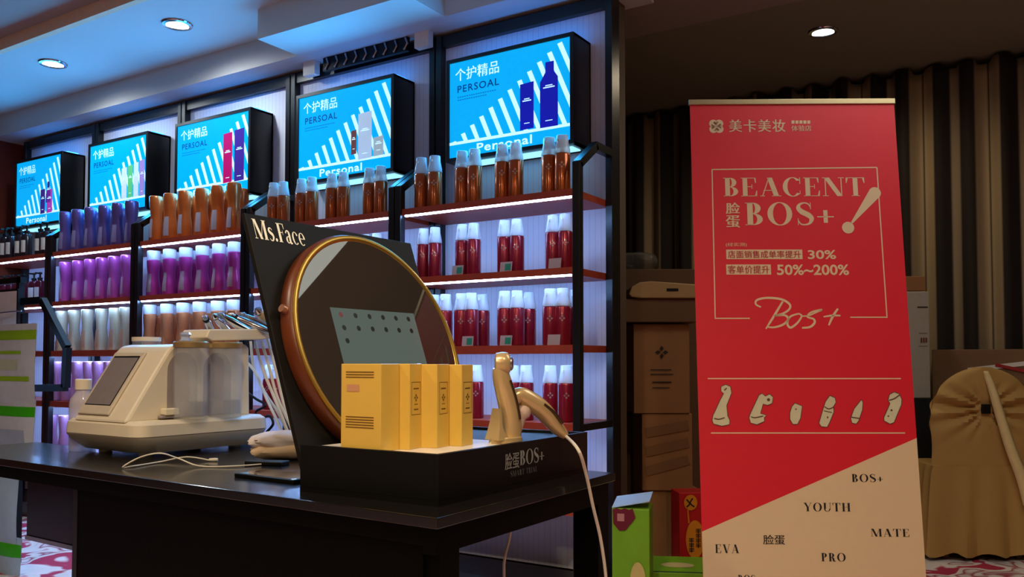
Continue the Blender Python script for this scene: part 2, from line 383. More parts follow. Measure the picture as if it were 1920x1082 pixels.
# ------------------------------------------------------------------ shelving units
BAY = [-6.55, -5.62, -4.677, -3.69, -2.64, -1.64]
YR, YF = 3.47, 3.14
STOP = [1.775, 1.445, 1.12, 0.79, 0.44]        # shelf tops
UNITLAB = ['black shelving unit of dark bottles beside the red-brown wall', 'black shelving unit of violet, magenta and cream bottles',
           'black shelving unit with orange bottles on its top shelf', 'black shelving unit standing behind the round mirror display',
           'black shelving unit of amber and red pump bottles at the open end of the row']
for i in range(5):
    x0, x1 = BAY[i] + .004, BAY[i + 1] - .004; cx = (x0 + x1) / 2; hw = (x1 - x0) / 2
    u = thing('shelving_unit', UNITLAB[i], 'shelving unit', (cx, YR, 0), 0, 'shelving units along the wall')
    for s in (-1, 1):
        xa, xb = (s * hw, s * (hw - .034)); xa, xb = min(xa, xb), max(xa, xb)
        box(xa, xb, -.03, .05, 0, 2.71).obj('rear_post', BLACK, u, bevel=.002)
        box(xa, xb, -.345, -.31, 0, 1.885).obj('front_post', BLACK, u, bevel=.002)
        b = MB(); xm = (xa + xb) / 2
        b.bar((xm, -.328, 1.875), (xm, -.17, 1.985), .034, .034); b.bar((xm, -.18, 1.985), (xm, -.03, 1.985), .034, .034)
        b.obj('top_bracket', BLACK, u)
        for z in (0.79,): box(xa + .006, xb - .006, -.31, -.03, z - .03, z).obj('side_rail', BLACK, u)
    box(-hw + .034, hw - .034, -.02, .04, 2.655, 2.71).obj('top_rail', BLACK, u)
    box(-hw + .034, hw - .034, -.31, -.02, 0, .10).obj('plinth', BLACK, u)
    box(-hw + .034, hw - .034, .012, .026, .10, 2.655).obj('back_panel', PANELW, u)
    for k, z in enumerate(STOP):
        sh = box(-hw + .035, hw - .035, -.335, .01, z - .03, z).obj('shelf', WOODRED, u)
        if k < 2: box(-hw + .05, hw - .05, -.331, -.319, z - .037, z - .030).obj('led_strip', LEDW, sh)
        elif k < 4:
            box(-hw + .035, hw - .035, -.335, -.325, z - .037, z - .030).obj('front_lip', WOODRED, sh)
            box(-hw + .05, hw - .05, -.296, -.282, z - .0345, z - .030).obj('led_strip', LEDW, sh)

# ------------------------------------------------------------------ light boxes
CYAN = mat('backlit_cyan', (0, 120, 200), 0.12, emit=1.0, ecol=(0, 168, 236), spec=0.5)
CYANL = mat('backlit_white', (150, 200, 220), 0.12, emit=1.0, ecol=(200, 244, 250))
NAVYT = mat('backlit_navy_text', (0, 40, 100), 0.2, emit=0.5, ecol=(0, 70, 150))
def bl(name, c): return mat('backlit_' + name, c, 0.15, emit=0.55, ecol=c)
PRINT = {  # per box: list of (shape, colour name, rgb, u0, v0, u1, v1)
    4: [('tube', 'royal', (22, 30, 190), .605, .17, .715, .64), ('pump', 'royal', (22, 30, 190), .765, .16, .905, .80)],
    3: [('tube', 'umber', (110, 70, 70), .585, .22, .64, .50), ('tube', 'ice', (190, 214, 240), .66, .15, .80, .68), ('tube', 'pearl', (170, 190, 200), .82, .16, .92, .38)],
    2: [('tube', 'magenta', (170, 20, 100), .66, .14, .78, .78), ('tube', 'violet', (60, 40, 140), .81, .14, .94, .80)],
    1: [('tube', 'ice', (190, 214, 240), .58, .16, .67, .60), ('tube', 'leaf', (90, 190, 120), .69, .16, .77, .62), ('tube', 'ice', (190, 214, 240), .79, .16, .87, .64), ('tube', 'lilac', (150, 130, 200), .89, .16, .97, .66)],
    0: [('tube', 'violet', (60, 40, 140), .56, .14, .66, .52), ('tube', 'orchid', (180, 70, 190), .70, .14, .82, .50), ('pump', 'violet', (60, 40, 140), .68, .3, .78, .62)]}
BOXLAB = ['cyan light box printed with purple and orchid bottles', 'cyan light box printed with four slim white and green tubes',
          'cyan light box printed with magenta and violet bottles', 'cyan light box printed with a white tube and small jars', 'cyan light box printed with two royal blue bottles']
T_CN = sans('个护精品', .012); T_EN = sans('PERSOAL', .01, 1.15); T_P = sans('Personal', .02, 1.1)
for i in range(5):
    xl = BAY[i + 1] - .83; xr = BAY[i + 1] - .13; xl = {0: -6.40, 1: -5.475, 2: -4.55, 3: -3.497, 4: -2.468}[i]; xr = {0: -5.79, 1: -4.825, 2: -3.867, 3: -2.80, 4: -1.767}[i]
    W = xr - xl; H = .50; D = .168
    t = thing('light_box', BOXLAB[i], 'light box', (xl, 3.305, 2.015), 0, 'light boxes above the shelves')
    b = MB(); g = .018
    b.box(0, W, .012, D, 0, .012); b.box(0, W, .012, D, H - .012, H); b.box(0, .012, .012, D, 0, H); b.box(W - .012, W, .012, D, 0, H); b.box(0, W, D - .01, D, 0, H)
    b.obj('housing', BLACK, t)
    b = MB(); b.box(0, W, 0, .014, 0, g); b.box(0, W, 0, .014, H - g, H); b.box(0, g, 0, .014, g, H - g); b.box(W - g, W, 0, .014, g, H - g); b.obj('front_frame', BLACK, t)
    scn = box(g * .7, W - g * .7, .006, .012, g * .7, H - g * .7).obj('poster_panel', CYAN, t)
    box(.03, W - .03, .045, D - .045, -.006, 0).obj('bottom_diffuser', mat('diffuser_blue_white', (200, 240, 255), emit=1.3, ecol=(150, 225, 255)), t)
    box(.02, W - .02, .05, .13, H, H + .012).obj('added_top_glow', GLOWB, t)  # hidden glowing bar added to throw blue on the panel above
    w_, h_ = W - 2 * g, H - 2 * g
    al = bpy.data.lights.new('light_box_lamp', 'AREA'); al.shape = 'RECTANGLE'; al.size = w_; al.size_y = h_; al.energy = BOXWATT; al.color = (.03, .42, 1.0)
    ao = bpy.data.objects.new('backlight', al); COL.objects.link(ao); ao.parent = t; ao.location = (W / 2, -.004, H / 2); ao.rotation_euler = (-math.pi / 2, 0, 0)
    def mp_(off):
        return lambda a, b2: (g + a * w_, .006 - off, g + b2 * h_)
    polys = [rect(0, .135, 1, .165)]; 
    k = 0; x = .01
    for k in range(13):
        xt = .02 + k * .08; vt_ = .16 + .9 * xt
        if vt_ > .99: vt_ = .99
        lean = .30
        xb = xt + (vt_ - .165) * lean
        q = [(xt, vt_ - .012), (xt + .036, vt_), (xb + .036, .165), (xb, .165)]
        # clip at the right border
        if q[1][0] > 1: continue
        if xb + .036 > 1:
            v1 = vt_ - (1 - xt - .036) / lean; v0 = max(.165, vt_ - (1 - xt) / lean)
            q = [(xt, vt_ - .012), (xt + .036, vt_), (1, max(v1, .165)), (1, v0)] + ([(xb, .165)] if xb < 1 else [])
        polys.append(q)
    flat('printed_stripes', polys, CYANL, scn, mp_(.0006))
    flat('lettering', fit(T_CN, .05, .80, .43, .93), CYANL, scn, mp_(.0006))
    flat('lettering', fit(T_EN, .07, .675, .43, .75), NAVYT, scn, mp_(.0006))
    flat('small_print', [rect(.07 + .02 * q, .625, .07 + .02 * q + .014, .632) for q in range(17)] + [rect(.07 + .02 * q, .595, .07 + .02 * q + .014, .602) for q in range(13)], NAVYT, scn, mp_(.0006))
    flat('lettering', fit(T_P, .24, .025, .70, .115), CYANL, scn, mp_(.0006))
    for (kind, nm, rgb, a0, b0, a1, b1) in PRINT[i]:
        if kind == 'tube': pl = [[(a0, b0), (a1, b0 + .006), (a1, b1), (a0, b1 - .01)]]
        else:
            m = (a0 + a1) / 2; d = (a1 - a0)
            pl = [[(a0, b0), (a1, b0), (a1, b1 - .16), (m + d * .28, b1 - .10), (m - d * .2, b1 - .10), (a0, b1 - .19)], rect(m - d * .2, b1 - .10, m + d * .28, b1 + .0)]
        pb = flat('printed_bottle', pl, bl(nm, rgb), scn, mp_(.0012))
        d = a1 - a0; vm = b0 + (b1 - b0) * .6
        for q_ in (rect(a0 + d * .18, vm, a1 - d * .18, vm + .012), rect(a0 + d * .3, vm + .02, a1 - d * .3, vm + .03), rect(a0 + d * .3, b0 + .06, a1 - d * .3, b0 + .068)): flat('printed_line', [q_], CYANL, pb, mp_(.0016))

# ------------------------------------------------------------------ bottles
def swirl(t, z): return 1 + .075 * math.cos(2 * t + z * 9)
WAVE = [(.036, 0), (.040, .004), (.041, .05), (.038, .09), (.033, .135), (.034, .165), (.038, .20), (.039, .235), (.0385, .252), (.035, .256), (.030, .2565)]
WAVES = [(r, z * .80) for r, z in WAVE]
def patch(r, a0, a1, z0, z1, n=6):
    b = MB(); vs = []; fs = []
    for k in range(n + 1):
        a = math.radians(a0 + (a1 - a0) * k / n)
        for z in (z0, z1): vs.append((r * math.cos(a), r * math.sin(a), z))
    for k in range(n): fs.append((2 * k, 2 * k + 2, 2 * k + 3, 2 * k + 1))
    return b.add(vs, fs)
def emblem(r, a, z, s):
    """plus-shaped flower of four lozenges"""
    b = MB(); ca, sa = math.cos(a), math.sin(a)
    for dx, dz in ((0, 1), (1, 0), (0, -1), (-1, 0)):
        q = []
        for e, f in ((.25, 0), (.65, .38), (1.05, 0), (.65, -.38)):
            x = (dx * e + dz * f) * s; zz = (dz * e - dx * f) * s
            aa = a + x / r
            q.append((r * math.cos(aa), r * math.sin(aa), z + zz))
        b.add(q, [(0, 1, 2, 3)])
    return b
def body_patch(prof, a0, a1, z0, z1, n=8, m=6):
    def rad(z):
        for (ra, za), (rb, zb) in zip(prof, prof[1:]):
            if za <= z <= zb: return ra + (rb - ra) * (z - za) / max(1e-6, zb - za)
    vs = []; fs = []
    for j in range(m + 1):
        z = z0 + (z1 - z0) * j / m
        for k in range(n + 1):
            t = math.radians(a0 + (a1 - a0) * k / n); r = rad(z) * swirl(t, z) + .0009; vs.append((r * math.cos(t), r * math.sin(t), z))
    for j in range(m):
        for k in range(n): q = j * (n + 1) + k; fs.append((q, q + 1, q + n + 2, q + n + 1))
    return MB().add(vs, fs)
KIND = {}
def kind_wave(name, body, labelcol=None, clear=False):
    parts = []
    prof = WAVES if clear else WAVE
    parts.append(('body', MB().lathe(prof, 28, mod=swirl).mesh_s(name + '_body', body, True)))
    if clear: parts.append(('clear_cap', MB().lathe([(.034, .205), (.036, .207), (.036, .255), (.033, .258)], 24).mesh_s(name + '_cap', FROST, True)))
    if labelcol: parts.append(('label_patch', body_patch(prof, 250, 302, .02, .125).mesh_s(name + '_label', labelcol, True)))
    KIND[name] = parts
def kind_pump(name, body, em):
    parts = [('body', MB().lathe([(.030, 0), (.034, .004), (.034, .150), (.031, .157), (.02, .158)], 28).mesh_s(name + '_body', body, True))]
    parts.append(('pump', MB().lathe([(.010, .158), (.010, .175), (.005, .178), (.005, .200), (.012, .203), (.013, .214), (.006, .217)], 14).box(-.004, .004, -.032, 0, .203, .211).mesh_s(name + '_pump', PALE, True)))
    parts.append(('clear_cap', MB().lathe([(.034, .158), (.0345, .160), (.0335, .172), (.027, .202), (.0255, .228), (.023, .230)], 20, mod=lambda t, z: 1 + (.06 * math.cos(4 * t) if z > .17 else 0)).mesh_s(name + '_cap', FROST, True)))
    parts.append(('emblem', emblem(.0346, math.radians(-62), .108, .013).mesh_s(name + '_emblem', em, False)))
    KIND[name] = parts
def kind_dark(name, body, lab):
    parts = [('body', MB().lathe([(.030, 0), (.034, .004), (.034, .14), (.028, .158), (.014, .165), (.014, .17)], 24).mesh_s(name + '_body', body, True))]
    parts.append(('pump', MB().lathe([(.017, .168), (.017, .182), (.006, .185), (.006, .205), (.013, .208), (.013, .218), (.008, .22)], 14).box(-.005, .005, -.035, 0, .207, .217).mesh_s(name + '_pump', BLACKM, True)))
    parts.append(('label_patch', patch(.0347, 215, 320, .035, .115).mesh_s(name + '_label', lab, True)))
    KIND[name] = parts
SILV = mat('silver_emblem', (190, 170, 170), 0.3, 0.6)
kind_wave('orange', mat('orange_bottle', (224, 116, 52), 0.28, 0.45, coat=.4), mat('label_grey', (176, 164, 176), .4))
kind_wave('indigo', mat('indigo_bottle', (104, 84, 146), 0.28, 0.45, coat=.4), mat('label_mauve', (130, 118, 160), .4))
kind_wave('magenta', mat('magenta_bottle', (206, 92, 176), 0.28, 0.4, coat=.4), mat('label_pinkgrey', (186, 140, 176), .4))
kind_wave('magentacap', mat('magenta_dark_bottle', (192, 62, 146), 0.28, 0.4, coat=.4), mat('label_greypink', (160, 130, 140), .4), True)
kind_wave('coppercap', mat('copper_bottle', (222, 140, 88), 0.28, 0.4, coat=.4), None, True)
kind_wave('cream', mat('cream_bottle', (218, 206, 170), 0.25, 0.2, coat=.4), mat('label_rose', (196, 150, 120), .4))
kind_wave('lilac', mat('lilac_bottle', (236, 178, 230), 0.25, 0.2, coat=.4), None)
kind_pump('amber', mat('amber_bottle', (190, 92, 34), 0.2, 0.5, coat=.5), SILV)
kind_pump('crimson', mat('crimson_bottle', (150, 24, 44), 0.22, 0.35, coat=.5), SILV)
kind_dark('darkpump', mat('dark_glass_bottle', (40, 30, 36), 0.15), PALE)
kind_dark('winepump', mat('wine_glass_bottle', (80, 14, 26), 0.15), PALE)
def bottle(kind, x, y, z, rz, label, group, s=1.0):
    t = thing('bottle', label, 'bottle', (x, y, z), rz, group); t.scale = (s, s, s * (1.06 if kind in ('amber', 'crimson') else 1.0))
    for nm, me in KIND[kind]: link(nm, me, t)
ORD = ['first', 'second', 'third', 'fourth', 'fifth', 'sixth', 'seventh', 'eighth']
def shelf_row(kind, pxs, Y, z, label, group, s=1.0, jit=0.25):
    for i, px in enumerate(sorted(pxs, reverse=True)):
        bottle(kind, Xat(px, Y), Y + random.uniform(-.006, .006), z, random.uniform(-jit, jit), ORD[i] + ' ' + label + ', counting from the row\'s open end', group, s)
A0, A1, A2, A3, A4 = STOP
G = 'bottles on the shelving units'
shelf_row('amber', [790, 814.5, 867, 890.5, 943, 967, 1030, 1055.5], 3.21, A0, 'amber pump bottle under the royal blue bottle poster', 'amber pump bottles in the end unit', 1.03, .06)
shelf_row('crimson', [793, 816, 867, 889, 945, 968, 1037, 1060], 3.21, A1, 'crimson bottle on the shelf under amber bottles', 'crimson bottles below the amber ones', .98, .06)
shelf_row('crimson', [814, 836, 864, 884, 947, 969, 1033, 1055], 3.20, A2, 'front crimson bottle on the end unit third shelf', 'crimson bottles, third shelf, front', 1.0, .06)
shelf_row('crimson', [905, 990, 1079], 3.29, A2, 'rear crimson bottle on the end unit third shelf', 'crimson bottles, third shelf, back', 1.0, .06)
shelf_row('crimson', [893, 962, 986, 1033, 1063], 3.24, A3, 'crimson bottle on the shelf behind the handheld devices', 'crimson bottles, fourth shelf', 1.0, .06)
shelf_row('amber', [512, 529, 562, 582, 622, 642, 690, 712], 3.21, A0, 'amber pump bottle just above the mirror board', 'amber pump bottles above the mirror display', 1.0, .06)
shelf_row('crimson', [685, 707], 3.24, A1, 'crimson bottle whose cap tops the black board', 'crimson bottles behind the display board', 1.0, .06)
shelf_row('crimson', [505, 522], 3.24, A3, 'crimson bottle between white hoses and black board', 'crimson bottles behind the hoses', 1.0, .06)
W3 = [288, 316, 344, 374, 405, 437]
shelf_row('orange', W3, 3.20, A0, 'orange waisted bottle of the front row', 'orange bottles, front row', 1.08)
shelf_row('orange', [304, 332, 361, 391, 423, 452], 3.30, A0, 'orange waisted bottle of the rear row', 'orange bottles, second row', 1.04)
shelf_row('magentacap', [287, 316, 345, 376, 408, 438], 3.20, A1, 'clear-capped magenta bottle of the front row', 'capped magenta bottles, front row', 1.06)
shelf_row('magentacap', [304, 333, 362, 393, 424], 3.30, A1, 'clear-capped magenta bottle of the rear row', 'capped magenta bottles, second row', 1.04)
shelf_row('coppercap', [280, 311, 343, 374, 407, 439], 3.20, A2, 'clear-capped copper bottle of the front row', 'capped copper bottles, front row', 1.06)
shelf_row('coppercap', [298, 328, 360, 392, 424], 3.30, A2, 'clear-capped copper bottle of the rear row', 'capped copper bottles, second row', 1.04)
shelf_row('indigo', [118, 143, 167, 191, 217, 243], 3.20, A0, 'indigo waisted bottle of the front row', 'indigo bottles, front row', 1.06)
shelf_row('indigo', [132, 156, 180, 205, 231], 3.30, A0, 'indigo waisted bottle of the rear row', 'indigo bottles, second row', 1.04)
shelf_row('magenta', [119, 143, 166, 190, 214, 237], 3.20, A1, 'capless magenta bottle of the front row', 'magenta bottles, front row', 1.04)
shelf_row('magenta', [131, 155, 178, 202, 226], 3.30, A1, 'capless magenta bottle of the rear row', 'magenta bottles, second row', 1.02)
shelf_row('cream', [114, 139, 164, 189, 214, 236], 3.20, A2, 'cream waisted bottle on its shelf', 'cream bottles', 1.04)
shelf_row('lilac', [108, 126, 147, 166, 186, 206, 226], 3.20, A3, 'pale lilac bottle below the cream bottles', 'lilac bottles', 1.02)
shelf_row('lilac', [100, 122, 146], 3.20, A4, 'pale lilac bottle on the lowest shelf', 'lilac bottles, lowest shelf', 1.0)
shelf_row('darkpump', [7, 18, 35, 47, 71, 84], 3.22, A0, 'dark white-labelled bottle on the top shelf', 'dark labelled bottles, top shelf', 1.05, .1)
shelf_row('winepump', [6, 17, 32, 43, 61, 73], 3.22, A1, 'wine-dark white-labelled bottle on the second shelf', 'dark labelled bottles, second shelf', 1.0, .1)
# small price cards
GREENP = mat('green_print', (20, 120, 90), .5)
for (px, z, col, k) in ((857, A1, 1, 'third pair under the amber bottles'), (948, A1, 1, 'second pair under the amber bottles'), (1040, A1, 0, 'first pair under the amber bottles'), (876, A2, 1, 'third cluster of the third shelf'), (948, A2, 1, 'second cluster of the third shelf'), (1038, A2, 0, 'first cluster of the third shelf')):
    t = thing('price_card', ('card with green print before the ' if col else 'plain greyish card before the ') + k + ' from the open end', 'price card', (Xat(px, 3.155), 3.155, z), 0, 'price cards on the end unit')
    MB().box(-.030, .030, -.002, .002, 0, .045, Matrix.Rotation(-.15, 4, 'X')).obj('card', mat('card_grey', (186, 160, 150), .3, alpha=.85), t)
    box(-.030, .030, 0, .02, 0, .002).obj('card_foot', CLEAR, t)
    if col: flat('print', [rect(-.004, .006, .026, .036)], GREENP, t, lambda a, b: Matrix.Rotation(-.15, 4, 'X') @ Vector((a, -.0026, b)))

# ------------------------------------------------------------------ counter
CT = .75
c_fr = on_axis(819, 972, 2, CT); c_fl0 = on_axis(0, 860, 2, CT); c_rr = on_axis(1148, 888, 2, CT)
dirx = (c_fl0 - c_fr).normalized(); c_fl = c_fr + dirx * 2.235
ctr = thing('counter', 'long black glossy counter carrying the white machine and mirror display', 'counter', (c_fr.x - 1.1, 1.7, 0))
ox, oy = ctr.location.x, ctr.location.y
poly = [(c_fr.x - ox, c_fr.y - oy), (c_rr.x - ox, c_rr.y + .02 - oy), (-2.99 - ox, 2.24 - oy), (-2.99 - ox, 1.745 - oy), (-3.205 - ox, 1.755 - oy), (c_fl.x - ox, c_fl.y - oy)]
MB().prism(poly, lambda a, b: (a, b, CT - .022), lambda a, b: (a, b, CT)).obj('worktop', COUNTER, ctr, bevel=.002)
def ctbar(name, p, q, th, z0, z1, m=CTRFACE):
    p, q = Vector((p[0] - ox, p[1] - oy, 0)), Vector((q[0] - ox, q[1] - oy, 0)); d = (q - p).normalized(); n = Vector((-d.y, d.x, 0)) * th
    vs = [v + Vector((0, 0, z)) for z in (z0, z1) for v in (p, q, q + n, p + n)]
    return MB().add(vs, [(0, 1, 2, 3), (4, 5, 6, 7), (0, 1, 5, 4), (1, 2, 6, 5), (2, 3, 7, 6), (3, 0, 4, 7)]).obj(name, m, ctr)
f0 = c_fr + Vector((-.01, .012, 0)); f1 = c_fl + Vector((.01, .012, 0))
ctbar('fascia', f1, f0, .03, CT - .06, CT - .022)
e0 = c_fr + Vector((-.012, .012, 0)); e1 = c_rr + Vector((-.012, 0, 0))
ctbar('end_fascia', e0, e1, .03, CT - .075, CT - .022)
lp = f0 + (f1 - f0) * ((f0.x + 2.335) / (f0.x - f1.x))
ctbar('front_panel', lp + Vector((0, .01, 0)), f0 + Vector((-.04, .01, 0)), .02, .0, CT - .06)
ctbar('panel_edge', lp + Vector((-.022, .008, 0)), lp + Vector((0, .008, 0)), .03, 0, CT - .06, BLACK)
ctbar('leg', (c_rr.x - .085, c_rr.y - .06), (c_rr.x - .012, c_rr.y - .06), .06, 0, CT - .022)
ctbar('leg', (c_fr.x - .085, c_fr.y + .03), (c_fr.x - .012, c_fr.y + .03), .06, 0, CT - .022)
ctbar('leg', (-2.98, 2.16), (-2.92, 2.16), .06, 0, CT - .022)
ctbar('leg', (-3.195, 1.45), (-3.135, 1.45), .06, 0, CT - .022)
ctbar('modesty_panel', (-3.19, 1.715), (-2.40, 1.685), .02, .415, CT - .022, mat('dark_gloss_panel', (16, 18, 24), .2))
ctbar('panel_trim', (-3.19, 1.709), (-2.40, 1.679), .03, .40, .415, STEEL)

# ------------------------------------------------------------------ smart mirror display
bd = Vector((-.233, 0, .671)).normalized(); bn = Vector((bd.z, 0, -bd.x)); BO = Vector((-1.459, 1.43, .75))
disp = thing('mirror_display', 'black stand with a round gold-ringed smart mirror and Ms.Face lettering', 'display stand', tuple(BO))
def bmap(off): return lambda a, b: tuple(Vector((0, a, 0)) + bd * b + bn * off)
MB().prism([(0, 0), (.652, 0), (.652, .71), (0, .71)], bmap(-.014), bmap(0)).obj('board', mat('black_board', (16, 14, 11), .55, spec=0.3), disp, bevel=.0015)
flat('lettering', fit(serif('Ms.Face', .05), .016, .640, .188, .696), mat('cream_letters', (250, 240, 214), .4, emit=.15), disp, bmap(.0015))
tx0, tx1, ty0, ty1, th = -.015, .385, -.015, .655, .108   # tray, local
MB().box(tx0, tx1, ty0, ty1, 0, .012).obj('tray_base', BLACKM, disp)
tb = MB(); tb.box(tx1 - .012, tx1, ty0, ty1, .012, th); tb.box(tx0, tx1 - .012, ty0, ty0 + .012, .012, th); tb.box(tx0, tx1 - .012, ty1 - .012, ty1, .012, th)
tb.obj('tray_wall', BLACKM, disp, bevel=.001)
box(tx0 + .02, tx1 - .012, ty0 + .012, ty1 - .3, .094, .103).obj('white_insert', mat('insert_white', (236, 228, 214), .3), disp)
box(tx0 + .02, tx1 - .012, ty1 - .3, ty1 - .012, .094, .100).obj('black_insert', BLACKM, disp)
GREYT = mat('grey_letters', (150, 148, 144), .5)
tm = lambda a, b: (tx1 + .0008, a, b)
flat('lettering', fit(sans('脸蛋', .01), .238, .048, .300, .087), GREYT, disp, tm)
flat('lettering', fit(serif('BOS+', .04), .303, .052, .418, .089), GREYT, disp, tm)
flat('lettering', fit(serif('SMART TRIAL', .08), .262, .030, .384, .044), mat('dim_letters', (96, 94, 90), .5), disp, tm)
# mirror
MC = (.349, .352); R = .3135
mbasis = Matrix((Vector((0, 1, 0)), bd, bn)).transposed().to_4x4()
mo = Vector((0, MC[0], 0)) + bd * MC[1]
def mirror_lathe(prof, n=72): return MB().lathe(prof, n, c=mo, M=mbasis)
rim = mirror_lathe([(R - .02, 0), (R + .010, 0), (R + .014, .006), (R + .013, .034), (R + .007, .041), (R - .004, .042), (R - .02, .036)], 72).obj('mirror_rim', WOODM, disp, True)
mirror_lathe([(R - .010, .038), (R + .006, .0415), (R + .007, .046), (R + .002, .048), (R - .006, .047), (R - .010, .043)], 72).obj('gold_ring', GOLD, rim, True)
gl = bpy.data.materials.new('dark_mirror_glass'); gl.use_nodes = True
gn = gl.node_tree; gn.nodes.clear(); go_ = gn.nodes.new('ShaderNodeOutputMaterial'); gm = gn.nodes.new('ShaderNodeMixShader'); gd = gn.nodes.new('ShaderNodeBsdfDiffuse'); gg = gn.nodes.new('ShaderNodeBsdfGlossy')
gd.inputs[0].default_value = (.040, .032, .027, 1); gg.inputs['Color'].default_value = (1, 1, .97, 1); gg.inputs['Roughness'].default_value = .015; gm.inputs[0].default_value = .085
gn.links.new(gd.outputs[0], gm.inputs[1]); gn.links.new(gg.outputs[0], gm.inputs[2]); gn.links.new(gm.outputs[0], go_.inputs[0])
mirror_lathe([(R - .006, .036), (R - .006, .0435), (R * .5, .0436)], 72).obj('mirror_glass', gl, rim, False)
def mmap(off): return lambda a, b: tuple(Vector((0, a, 0)) + bd * b + bn * off)
SCRN = mat('screen_glow', (40, 46, 44), .1, emit=.115, ecol=(214, 240, 226))
scr = flat('screen', [[(.170, .280), (.510, .280), (.510, .450), (.170, .450)]], SCRN, rim, mmap(.0442))
ICON = mat('icon_dark', (20, 30, 28), .3, emit=.03); ICR = mat('icon_red', (90, 40, 44), .3, emit=.1, ecol=(200, 90, 100))
for r_, n_ in enumerate((6, 6, 1)):
    for k in range(n_):
        flat('app_icon', [ell(.204 + k * .055, .431 - r_ * .036, .0075, .0075, 14)], ICR if (r_, k) == (0, 0) else ICON, scr, mmap(.0447))
kn = Vector((0, MC[0] - (R + .012) * math.cos(math.radians(16)), 0)) + bd * (MC[1] + (R + .02) * math.sin(math.radians(16))) + bn * .022
MB().tube([kn, kn + Vector((0, -.012, .004))], [.012, .010], 14).obj('button', mat('rose_metal', (190, 140, 120), .3, .7), rim, True)

# ------------------------------------------------------------------ yellow cartons on the tray
ZT = .75 + .103
def carton(x, y, wx, wy, h, rz, label, mark):
    t = thing('carton', label, 'carton', (x, y, ZT), rz, 'yellow cartons on the display tray')
    box(-wx, 0, 0, wy, 0, h).obj('box', YELL, t, bevel=.0015)
    fx = lambda a, b: (.0007, a, b)
    if mark:
        m = wy / 2; p = [rect(m - .020, h * .40, m + .020, h * .402 + .0008), rect(m - .020, h * .78, m + .020, h * .782 + .0008), rect(m - .020, h * .40, m - .019, h * .78), rect(m + .019, h * .40, m + .020, h * .78)]
        c = h * .60
        for dx, dz in ((0, 1), (1, 0), (0, -1), (-1, 0)):
            p.append([(m + (dx * e + dz * f) * .009, c + (dz * e - dx * f) * .009) for e, f in ((.15, 0), (.6, .35), (1.0, 0), (.6, -.35))])
        p += [rect(m - .012, h * .70, m + .012, h * .715), rect(m - .008, h * .52, m + .008, h * .527), rect(m - .010, h * .455, m + .010, h * .47)]
        flat('printed_frame', p, YELLINK, t, fx)
    else:
        fy = lambda a, b: (a, -.0007, b)
        p = [rect(-wx + .015, h * q, -.02, h * q + .002) for q in (.9, .87, .84, .38, .35, .32, .29, .26)]
        flat('small_print', p, YELLINK, t, fy)
        flat('stamp', [rect(-wx + .018, h * .68, -wx + .055, h * .76)], mat('stamp_pink', (206, 150, 110), .5), t, fy)
carton(-1.238, 1.424, .118, .062, .192, .0, 'yellow carton of the row with small print on its side', False)
carton(-1.213, 1.492, .118, .056, .192, .16, 'yellow carton with printed frame next to the plain-faced carton', True)
carton(-1.182, 1.552, .110, .060, .191, .16, 'yellow carton with printed frame in the middle of the framed three', True)
carton(-1.160, 1.617, .110, .056, .190, .12, 'yellow carton with printed frame next to the handheld devices', True)

# ------------------------------------------------------------------ handheld devices on the tray
hp = Vector((-1.125, 1.752, ZT - .003))
# device frame: a = to the right along the tray (Y), drawn roughly in the plane facing the camera
ha = Vector((.30, .95, 0)).normalized(); hn = Vector((.95, -.30, 0)).normalized()
def H3(a, b, c=0): return ha * a + UP * b + hn * c
dk = thing('handheld_device', 'champagne handheld massager standing in its curved dock', 'device', tuple(hp))
MB().prism(ell(0, 0, .046, .034, 28), lambda a, b: H3(a, 0, b), lambda a, b: H3(a * .96, .018, b * .96)).obj('dock_base', CHAMP, dk, bevel=.003)
pr = []
for k in range(13):
    t = k / 12; pr.append((-.044 + .012 * math.sin(t * math.pi / 2), .012 + .075 * t))
dkb = MB()
for s in range(12):
    (a0, b0), (a1, b1) = pr[s], pr[s + 1]; ww0 = .027 * (1 - .5 * s / 12); ww1 = .027 * (1 - .5 * (s + 1) / 12); t0 = .006 + .036 * (1 - s / 12) ** 4; t1 = .006 + .036 * (1 - (s + 1) / 12) ** 4
    dkb.add([H3(a0, b0, -ww0), H3(a0, b0, ww0), H3(a0 + t0, b0, ww0), H3(a0 + t0, b0, -ww0), H3(a1, b1, -ww1), H3(a1, b1, ww1), H3(a1 + t1, b1, ww1), H3(a1 + t1, b1, -ww1)],
            [(0, 1, 5, 4), (1, 2, 6, 5), (2, 3, 7, 6), (3, 0, 4, 7)] + ([(0, 1, 2, 3)] if s == 0 else []) + ([(4, 5, 6, 7)] if s == 11 else []))
dkb.obj('dock_back', CHAMP, dk, True)
body = curve([H3(.018, .016), H3(.016, .06), H3(.004, .11), H3(-.012, .155), H3(-.018, .185)], 5)
n = len(body); rr = [.024 - .006 * (i / (n - 1)) + .004 * math.sin(i / (n - 1) * math.pi) for i in range(n)]
MB().tube(body, rr, 18).obj('grip', CHAMP, dk, True)
stripe = [p + hn * (rr[i] - .0015) + ha * .008 for i, p in enumerate(body)][5:16]
MB().tube(stripe, .004, 8).obj('button_strip', mat('dark_bronze', (70, 52, 34), .3, .5), dk, True)
hd = H3(-.010, .195); hm = Matrix((UP.cross(ha + hn * .8).normalized(), UP, (ha + hn * .8).normalized())).transposed().to_4x4()
MB().lathe([(.012, -.02), (.026, -.016), (.029, 0), (.027, .012), (.02, .018)], 24, c=hd, M=hm).obj('head', CHAMP, dk, True)
MB().lathe([(.017, .016), (.017, .022), (.012, .026)], 20, c=hd, M=hm).obj('head_plate', STEEL, dk, True)
